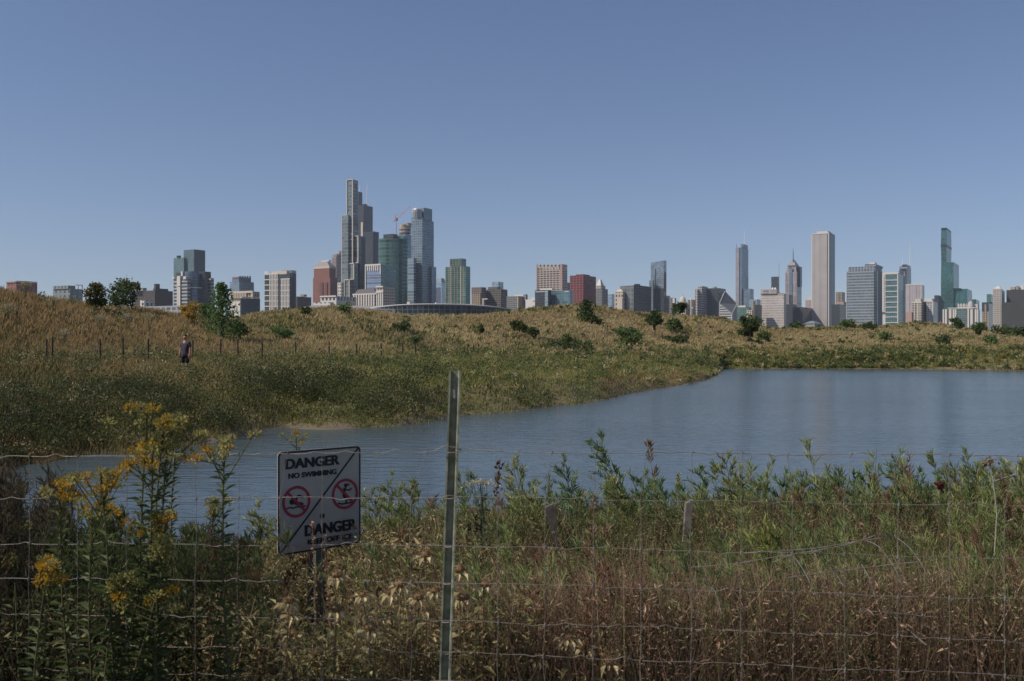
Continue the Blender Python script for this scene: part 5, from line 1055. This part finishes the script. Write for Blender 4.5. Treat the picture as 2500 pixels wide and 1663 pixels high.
def plant(name, label, cat, xt, yt, Y, group, lean=0.):
    """root of a plant whose tip shows at photo pixel xt, yt; returns the root, its height and the sideways lean"""
    T = px(xt, yt, Y); X0 = T[0] - lean; gz = float(ground_z(X0, Y)); return thing(name, label, cat, (X0, Y, gz), group), T[2] - gz
GG = 'goldenrods at the fence'
def goldenrod(label, xt, yt, Y, hw=.10, stems=1, lean=0., yellow=.6, leafy=1.0):
    t, h = plant('goldenrod', label, 'plant', xt, yt, Y, GG, lean); st = MB(); lf = MB(); k = np.linspace(0, 1, 8)
    for s in range(stems):
        fl = MB(); hs = h * (1 if s == 0 else rng.uniform(.80, .97)); off = np.array([0, 0.]) if s == 0 else rng.normal(size=2) * hw * .9; b0 = np.array([rng.normal() * .03, rng.normal() * .04])
        C = np.stack([b0[0] + (lean + off[0] - b0[0]) * k ** 1.5 + .012 * np.sin(k * 7 + s), b0[1] + (off[1] - b0[1]) * k ** 1.5, hs * k - .02], 1)
        tubes(st, C, .0045 - .0025 * k, (.10, .085, .045), 6)
        n = int(95 * leafy * hs); f = np.linspace(.16, .94, n); a = np.arange(n) * 2.4 + rng.normal(size=n) * .3
        P = np.stack([np.interp(f, k, C[:, i]) for i in range(3)], 1); d = np.c_[np.cos(a), np.sin(a), rng.uniform(.15, 1.0, n)]
        L = (.080 - .045 * f) * rng.uniform(.75, 1.25, n); leaves(lf, P, d, np.c_[-np.cos(a) * .4, -np.sin(a) * .4, np.ones(n)], L, L * .34, mixc((.05, .075, .026), (.14, .18, .065), rng.random(n) ** 1.4), .22, .22)
        # flat-topped head: short branches carrying many tiny florets
        nb = 10; tip = C[-1]; E = tip + np.c_[rng.normal(size=nb) * hw * .42, rng.normal(size=nb) * hw * .42, rng.uniform(-.05, .02, nb)]; E[0] = tip; S0 = tip - np.c_[np.zeros(nb), np.zeros(nb), rng.uniform(.05, .13, nb)]
        kk = np.linspace(0, 1, 4)[None, :, None]; tubes(fl, S0[:, None] + (E - S0)[:, None] * kk, .0016, (.13, .13, .05), 4)
        for e in E:
            yl = rng.random() < yellow * .75; m = 44; q = rvec(m); pos = e + q * np.array([.020, .020, .012]) * (rng.random(m) ** .4)[:, None]
            cc = mixc((.36, .20, .015), (.52, .34, .05), rng.random(m)) if yl else mixc((.24, .22, .07), (.40, .38, .15), rng.random(m))
            leaves(fl, pos, q + np.array([0, 0, .7]), rvec(m), .010, .007, cc)
        fl.build('flower_head', M_PETAL, t)
    st.build('stem', M_STEM, t); lf.build('foliage', M_LEAF, t)
for a in (('tallest goldenrod with greenish heads, reaching above the top wire over the far bank', 352, 992, 2.86, .10, 2, .03, 0.21), ('goldenrod with an orange middle just right of the tallest one', 392, 1022, 2.92, .09, 2, -.02, 0.39), ('goldenrod with small yellow heads touching the top wire, just right of the tall pair', 432, 1012, 4.7, .06, 1, .02, 0.28),
          ('goldenrod with low orange heads leaning in under the tall pair at the top wire', 366, 1082, 2.80, .07, 1, -.04, 0.56),
          ('single leafy goldenrod with a bright orange head halfway between the tall pair and the sign', 540, 1058, 2.84, .10, 1, -.04, 0.52), ('pale yellow goldenrod peeping over the top edge of the sign', 722, 1052, 6.6, .13, 1, .02, 0.24),
          ('broad goldenrod with the largest orange-yellow head between the first and second wires', 218, 1222, 2.84, .13, 3, .02, 0.52), ('goldenrod with a flat pale yellow top just above the largest orange-yellow head', 255, 1165, 4.2, .08, 1, .03, 0.21),
          ('small goldenrod with a few orange florets left of the largest orange-yellow head', 138, 1164, 2.90, .07, 1, -.02, 0.42), ('pale goldenrod with spread greenish heads at the left picture edge', 38, 1262, 3.8, .11, 2, -.03, 0.14), ('low yellow goldenrod under the broad one, in the dark leaves', 112, 1354, 2.75, .06, 1, .02, 0.42),
          ('low yellow goldenrod touching the left picture edge under the pale spread one', 12, 1362, 3.5, .06, 1, 0., 0.35), ('goldenrod with a small yellow head under the second wire beside the tall pair', 386, 1300, 2.78, .05, 1, .03, 0.49), ('goldenrod with a small greenish head just left of the sign at the second wire', 516, 1222, 4.0, .06, 1, -.03, 0.32),
          ('low goldenrod with a single pale head deep in the leaves below the broad one', 276, 1406, 2.80, .04, 1, 0., 0.28)):
    goldenrod(*a)

WG = 'feathery wormwoods along the pond edge'
def wormwood(label, xt, yt, Y, lean=-.12, wd=.16, col=(.075, .105, .040), dens=1.0):
    t, h = plant('wormwood', label, 'plant', xt, yt, Y, WG, lean); st = MB(); lf = MB(); k = np.linspace(0, 1, 9)
    C = np.stack([lean * k ** 1.4, .03 * np.sin(k * 3), h * k - .03], 1); tubes(st, C, .005 - .0035 * k, (.11, .10, .05), 5)
    nb = int(36 * dens); f = np.linspace(.18, .97, nb); a = np.arange(nb) * 2.4 + rng.normal(size=nb) * .4; S = np.stack([np.interp(f, k, C[:, i]) for i in range(3)], 1)
    Lb = wd * (1.12 - f) ** .55 * rng.uniform(.5, 1.35, nb); D = np.c_[np.cos(a) * .62 - .12, np.sin(a) * .62, rng.uniform(.7, 1.2, nb)]; D[:, 0] += lean * 1.2; D = nz(D); kk = np.linspace(0, 1, 4)[None, :, None]
    tubes(st, S[:, None] + D[:, None] * Lb[:, None, None] * kk + np.array([[0, 0, 0], [0, 0, .0], [-.004, 0, -.006], [-.012, 0, -.024]])[None], .0014, (.09, .10, .04), 3, cap=False)
    m = 26; bi = np.repeat(np.arange(nb), m); g = rng.uniform(.15, 1.05, nb * m); pos = S[bi] + D[bi] * (Lb[bi] * g)[:, None]; pos[:, 0] -= .012 * g ** 2; pos[:, 2] -= .024 * g ** 2
    d = D[bi] * 1.0 + rvec(nb * m) * .6; L = rng.uniform(.022, .05, nb * m) * np.interp(Y, [4, 8], [1., 1.35]); leaves(lf, pos, d, rvec(nb * m), L, L * .11, mixc(np.array(col) * 1.3, np.array(col) * 2.7, rng.random(nb * m)), .15, .25)
    st.build('stem', M_STEM, t); lf.build('foliage', M_LEAF, t)
OLV = (.165, .17, .07); BLU = (.105, .15, .075)
WP = [(622, 1236, 6.8, -.12, OLV, 'wispy olive wormwood whose thin tips spread just left of the sign'), (668, 1262, 6.4, -.1, OLV, 'short wormwood tucked against the left edge of the sign'), (905, 1196, 7.2, -.08, OLV, 'olive wormwood just right of the sign below the top wire'), (945, 1168, 6.6, -.05, OLV, 'slender wormwood midway between the sign and the metal post'), (1000, 1180, 6.2, -.06, OLV, 'bushy olive wormwood nearest the left side of the metal post'),
      (1252, 1128, 6.0, -.14, OLV, 'wormwood leaning left beside the dark seed stalk right of the metal post'), (1300, 1200, 5.8, -.05, OLV, 'short wormwood left of the close pair of stakes'), (1372, 1126, 6.2, -.16, (.07, .11, .05), 'open wormwood leaning left over the close pair of stakes'), (1398, 1172, 6.0, -.06, BLU, 'dense wormwood right behind the close pair of stakes'), (1464, 1068, 6.0, -.26, (.085, .125, .04), 'tallest wormwood plume, leaning left across the top wire'),
      (1500, 1165, 5.9, -.16, OLV, 'wormwood filling the foot of the tallest plume'), (1570, 1152, 6.3, -.02, BLU, 'upright dark wormwood right of the tallest plume'), (1612, 1168, 6.0, -.10, BLU, 'blue-green wormwood with a flat top left of the yellow-tipped stalk'), (1708, 1132, 6.3, -.14, BLU, 'thin wormwood right above the lone pale stake, tip on open water'), (1772, 1108, 6.4, -.09, OLV, 'tall narrow wormwood right of the lone pale stake, second tallest of the row'), (1800, 1150, 6.1, -.05, OLV, 'wormwood close beside the second tallest one of the row'),
      (1858, 1158, 6.5, -.06, BLU, 'curly dark wormwood at the first full stay right of the lone pale stake'), (1912, 1160, 6.6, .0, BLU, 'thin upright wormwood just left of the stay in front of the open bay of water'), (1962, 1172, 6.4, -.05, BLU, 'small wormwood in the gap of lower plants under the open bay of water'), (2004, 1168, 6.6, -.08, OLV, 'olive wormwood left of the broad yellowish clump on the right'), (2036, 1158, 6.5, -.03, BLU, 'narrow wormwood touching the left of the broad yellowish clump'), (2090, 1152, 6.0, -.03, (.09, .12, .035), 'broad yellowish wormwood clump reaching highest in the right third'),
      (2112, 1146, 6.5, -.02, BLU, 'dark wormwood pressed to the right of the broad yellowish clump'), (2192, 1112, 6.6, -.04, BLU, 'tall pointed wormwood just beside the bent stay on the right'), (2236, 1150, 6.5, -.05, BLU, 'wormwood left of the dark red flower head'), (2282, 1172, 6.3, -.04, BLU, 'wormwood straight under the dark red flower head'), (2342, 1190, 6.3, -.03, OLV, 'short rounded wormwood right of the dark red flower head'), (2380, 1160, 6.2, -.02, OLV, 'yellowish wormwood under the pale broken twig'), (2440, 1170, 6.2, -.03, BLU, 'wormwood right of the pale broken twig'), (2492, 1116, 5.6, -.02, OLV, 'tall wormwood at the right picture edge')]
for x, y, Y, ln, c, lb in WP: wormwood(lb, x, y, Y, ln * 1.5 - .03, .27 if y > 1100 else .34, c, 1.2 if y < 1120 else .85)
wormwood('light yellow-green wormwood growing close behind the fence under the third wire, right of centre', 1880, 1270, 3.9, -.02, .2, (.14, .155, .045), 1.5)

# stalks that stand alone
def stalk(name, label, xt, yt, Y, cat='plant', lean=0., beads=60, col=((.34, .19, .10), (.52, .36, .24)), r=.006, group=None, part=.45, scol=(.22, .13, .08)):
    t, h = plant(name, label, cat, xt, yt, Y, group, lean); k = np.linspace(0, 1, 7); st = MB(); hd = MB()
    C = np.stack([lean * k ** 1.3, .015 * np.sin(k * 4), h * k - .03], 1); tubes(st, C, .0032 - .0016 * k, scol, 5)
    f = rng.uniform(1 - part, 1.0, beads); P = np.stack([np.interp(f, k, C[:, i]) for i in range(3)], 1) + rng.normal(size=(beads, 3)) * r * .7
    leaves(hd, P, rvec(beads) + np.array([0, 0, .4]), rvec(beads), r * 2.4, r * 1.9, mixc(col[0], col[1], rng.random(beads))); hd.build('seed_head', M_PETAL, t); st.build('stem', M_STEM, t)
DG = 'dried seed stalks behind the fence'
for x, y, Y, ln, lb in ((764, 1245, 3.6, -.02, 'tan seed stalk crossing the middle of the danger sign'), (792, 1282, 3.6, -.05, 'bent tan seed stalk crossing the lower right of the danger sign'), (655, 1535, 3.3, .03, 'reddish seed stalk at the lower left of the sign post'), (636, 1556, 3.3, -.03, 'short reddish seed stalk, leftmost by the sign post'), (955, 1400, 3.5, .03, 'pale seed stalk between the sign post and the metal post'),
                            (1232, 1452, 3.4, -.03, 'pale beaded seed stalk just right of the metal post'), (1642, 1335, 3.9, .01, 'orange seed stalk standing straight left of the lone pale stake'), (1470, 1400, 3.8, .01, 'pinkish seed stalk below the tallest wormwood plume'), (1928, 1444, 3.5, -.09, 'thick beaded seed stalk leaning left in the brown weeds'), (2020, 1472, 3.5, .0, 'upright tan seed stalk right of the thick leaning one'), (2058, 1468, 3.6, .0, 'slim tan seed stalk on the stay right of the thick leaning one'),
                            (2206, 1440, 3.5, .0, 'tall tan seed stalk beneath the arcs of the bent mesh'), (2145, 1525, 3.3, .02, 'short tan seed stalk left of the tall one beneath the arcs'), (1750, 1505, 3.3, .01, 'reddish white seed stalk ending in a pale fork'), (1268, 1445, 3.6, .01, 'brick red seed stalk right of the pale beaded one'), (2360, 1455, 3.6, .02, 'orange seed stalk far right, outside the arcs of the bent mesh')):
    stalk('seed_stalk', lb, x, y, Y, 'plant', ln, 60, r=.0048, group=DG)
stalk('dark_seed_stalk', 'tall dark brown seed stalk standing against the water right of the metal post', 1221, 1112, 5.4, 'plant', .10, 46, ((.07, .05, .035), (.14, .10, .07)), .010, None, .16, (.10, .09, .05))
stalk('yellow_tipped_stalk', 'green stalk with a small yellow tip left of the lone pale stake', 1655, 1146, 5.8, 'plant', -.04, 40, ((.30, .26, .06), (.42, .36, .12)), .007, None, .05, (.08, .10, .04))
for x, y, lb in ((1144, 1262, 'shortest of the dark hyssop spikes right of the metal post'), (1163, 1240, 'middle dark hyssop spike right of the metal post'), (1176, 1238, 'rightmost dark hyssop spike beside the white yarrow stem')):
    stalk('hyssop_spike', lb, x, y, 5.2, 'plant', .01, 46, ((.03, .034, .036), (.07, .08, .06)), .006, 'dark hyssop spikes', .12, (.06, .08, .035))
t, h = plant('yarrow', 'white flat-topped yarrow with blue-green leaves right of the metal post', 'plant', 1172, 1176, 5.0, None, -.03)
mb = MB(); n = 220; q = rng.normal(size=(n, 2)) * .034; leaves(mb, np.c_[q[:, 0] - .03, q[:, 1], h - np.abs(q[:, 0]) * .25 + rng.normal(size=n) * .006], rvec(n) + np.array([0, 0, .8]), rvec(n), .012, .010, mixc((.36, .35, .22), (.55, .53, .42), rng.random(n))); mb.build('flower_head', M_PETAL, t)
mb = MB(); k = np.linspace(0, 1, 6); C = np.stack([.08 * (1 - k) - .03, 0 * k, h * k], 1); tubes(mb, C, .003, (.10, .11, .06), 5); e = np.c_[rng.normal(size=(8, 2)) * .03 - [.03, 0], np.full(8, h - .01)]; s0 = C[-2]; tubes(mb, s0 + (e - s0)[:, None] * np.linspace(0, 1, 3)[None, :, None], .0013, (.10, .11, .06), 4); mb.build('stem', M_STEM, t)
mb = MB(); n = 70; f = rng.uniform(.25, .92, n); P = np.stack([np.interp(f, k, C[:, i]) for i in range(3)], 1); leaves(mb, P, rvec(n) + np.array([0, 0, .5]), rvec(n), .05, .014, mixc((.04, .065, .035), (.10, .14, .08), rng.random(n))); mb.build('foliage', M_LEAF, t)
stalk('red_flower', 'blurred dark red flower head on a thin stalk above the weeds near the right edge', 2294, 1166, 4.6, 'plant', .01, 90, ((.10, .035, .035), (.17, .06, .055)), .008, None, .02, (.09, .10, .04))
t, h = plant('dry_twig', 'pale broken dry twig slanting over the water near the right edge', 'twig', 2415, 1130, 4.4, None, -.09); mb = MB(); k = np.linspace(0, 1, 6); tubes(mb, np.stack([-.09 * k + .02 * np.sin(k * 9), 0 * k, h * k], 1), .0035 - .002 * k, (.42, .38, .33), 5)
a = np.array([-.06, 0, h * .93]); tubes(mb, a + np.array([.09, 0, .03]) * np.linspace(0, 1, 3)[:, None], .0014, (.42, .38, .33), 4); mb.build('branch', M_STEM, t)
mb = MB(); n = 40; leaves(mb, np.array([-.09, 0, h]) + rng.normal(size=(n, 3)) * .014, rvec(n), rvec(n), .018, .012, mixc((.16, .11, .08), (.32, .22, .16), rng.random(n))); mb.build('dry_leaf', M_PETAL, t)
for x, y, Y, ln, lb, lb2 in ((1740, 1640, 3.2, .06, 'bleached forked twig at the bottom edge right of the centre', 1), (1345, 1530, 3.4, .04, 'thin bleached twig crossing the third stay right of the metal post', 0)):
    t, h = plant('dry_twig', lb, 'twig', x + 25, y - 60, Y, None, ln); mb = MB(); k = np.linspace(0, 1, 6); tubes(mb, np.stack([ln * k + .012 * np.sin(k * 8), 0 * k, h * k], 1), .0034 - .002 * k, (.46, .38, .31), 5)
    for s in (.86, .93): a = np.array([ln * s, 0, h * s]); tubes(mb, a + np.array([.045 if s < .9 else -.03, 0, .03]) * np.linspace(0, 1, 3)[:, None], .0014, (.46, .38, .31), 4)
    mb.build('branch', M_STEM, t)

BG = 'withered flower stems with brown globe heads'
def globe(label, xt, yt, Y, pale=.5, leafy=1.0):
    t, h = plant('withered_flower', label, 'plant', xt, yt, Y, BG, rng.normal() * .03); ln = t.location[0]; st = MB(); lf = MB(); hd = MB(); k = np.linspace(0, 1, 7)
    T = px(xt, yt, Y); dx = T[0] - ln; C = np.stack([dx * k ** 1.5, .01 * np.sin(k * 5), h * k], 1); tubes(st, C, .0030 - .001 * k, (.17, .12, .07), 5)
    r = .013 * rng.uniform(.85, 1.25); blob(hd, C[-1], r, (.27, .18, .10), 10, 6, (1.15, 1.15, .8)); m = 90; q = rvec(m); q[:, 2] = np.abs(q[:, 2]) * 1.2 - .25; q = nz(q)
    leaves(hd, C[-1] + q * r * np.array([1.1, 1.1, .78]), q + rvec(m) * .3, rvec(m), .008, .004, mixc((.20, .13, .07), (.42, .29, .17), rng.random(m)))
    n = 9; a = np.arange(n) * 2 * math.pi / n + rng.random(); Lp = rng.uniform(.022, .045, n); pc = mixc((.46, .36, .20), (.70, .62, .36), np.clip(rng.random(n) * pale + .2, 0, 1))
    leaves(hd, C[-1] + np.c_[np.cos(a) * r, np.sin(a) * r, np.full(n, -r * .4)], np.c_[np.cos(a), np.sin(a), rng.uniform(-1.1, .15, n)], np.c_[-np.cos(a) * .3, -np.sin(a) * .3, np.ones(n)], Lp, Lp * .42, pc, .2, .3)
    hd.build('flower_head', M_PETAL, t)
    n = int(15 * leafy); f = np.linspace(.30, .92, n); a = np.arange(n) * 1.7 + rng.normal(size=n) * .4; P = np.stack([np.interp(f, k, C[:, i]) for i in range(3)], 1); Lp = rng.uniform(.026, .056, n)
    leaves(lf, P, np.c_[np.cos(a), np.sin(a), rng.uniform(-.9, .5, n)], np.c_[-np.cos(a) * .3, -np.sin(a) * .3, np.ones(n)], Lp, Lp * rng.uniform(.26, .44, n), mixc((.27, .23, .10), (.62, .55, .29), rng.random(n) * (.4 + .6 * pale)), .3, .35)
    st.build('stem', M_STEM, t); lf.build('foliage', M_LEAF, t)
HP = [(1040, 1352, .9, 'highest pale one left of the metal post, with a torn white petal'), (1122, 1388, .9, 'pale one close to the right side of the metal post at the fourth wire'), (1062, 1440, 1, 'bright pale one touching the left side of the metal post'), (978, 1424, 1, 'pale one at the fourth wire midway between sign post and metal post'), (955, 1446, 1, 'creamy one just left of the pale one at the fourth wire'), (1022, 1456, .8, 'small creamy one under the fourth wire left of the metal post'), (888, 1450, .8, 'yellow-green one at the fourth wire right of the sign post'),
      (824, 1484, 1, 'bright cream one close to the right of the sign post'), (822, 1402, .2, 'brown one above the fourth wire right of the sign post'), (708, 1464, .3, 'brown round one close to the left of the sign post'), (714, 1494, .5, 'tan one under the brown round one left of the sign post'), (1182, 1424, .9, 'cream one right of the metal post at the fourth wire'), (1132, 1458, .7, 'flat cream one below the fourth wire right of the metal post'), (776, 1592, .6, 'large tan one at the bottom beside the foot of the sign post'), (830, 1636, .8, 'large cream one at the bottom edge right of the sign post'), (716, 1545, .9, 'pale leafy one left of the lower sign post'),
      (905, 1530, .9, 'leafy cream one under the fifth wire between the posts'), (1152, 1530, .3, 'rusty one under the fifth wire right of the metal post'), (1236, 1562, .2, 'reddish brown one right of the metal post, above the sixth wire'), (1185, 1560, .1, 'small orange-brown one left of the reddish brown one'), (1388, 1552, .4, 'tan one with drooping leaves near the third stay right of the metal post'), (1426, 1576, .4, 'tan one right of the one with drooping leaves'), (1476, 1526, .3, 'highest tan one in the brown patch right of the third stay'), (1516, 1584, .3, 'flat brown one right of the highest tan one in the brown patch'), (1472, 1598, .3, 'round tan one low in the brown patch'), (1490, 1612, .2, 'reddish one low in the brown patch'),
      (1366, 1568, .1, 'dark red-brown one beside the third stay'), (1312, 1606, .4, 'tan leafy one near the bottom, second stay right of the metal post'), (1090, 1600, .8, 'cream one at the foot of the metal post near the bottom edge'), (600, 1650, .9, 'pale yellow one at the bottom edge left of the sign post')]
for x, y, pl, lb in HP: globe(lb.replace(' one', ' globe flower', 1), x, y, 3.04 + .3 * rng.random(), pl, 1.2 if x < 1250 else .8)

# ------------------------------------------------------------------ the thin haze over the lake front
def haze():
    mb = MB(); boxes(mb, (0, 2940, 247), (9000, 6200, 506)); m = bpy.data.materials.new('haze'); m.use_nodes = True; t = m.node_tree; t.nodes.remove(t.nodes['Principled BSDF'])
    v = t.nodes.new('ShaderNodeVolumePrincipled'); v.inputs['Color'].default_value = (.78, .86, 1, 1); v.inputs['Density'].default_value = 4.6e-5; v.inputs['Anisotropy'].default_value = .1
    t.links.new(v.outputs[0], t.nodes['Material Output'].inputs['Volume']); tag(mb.build('haze', m), None, kind='stuff')
haze()
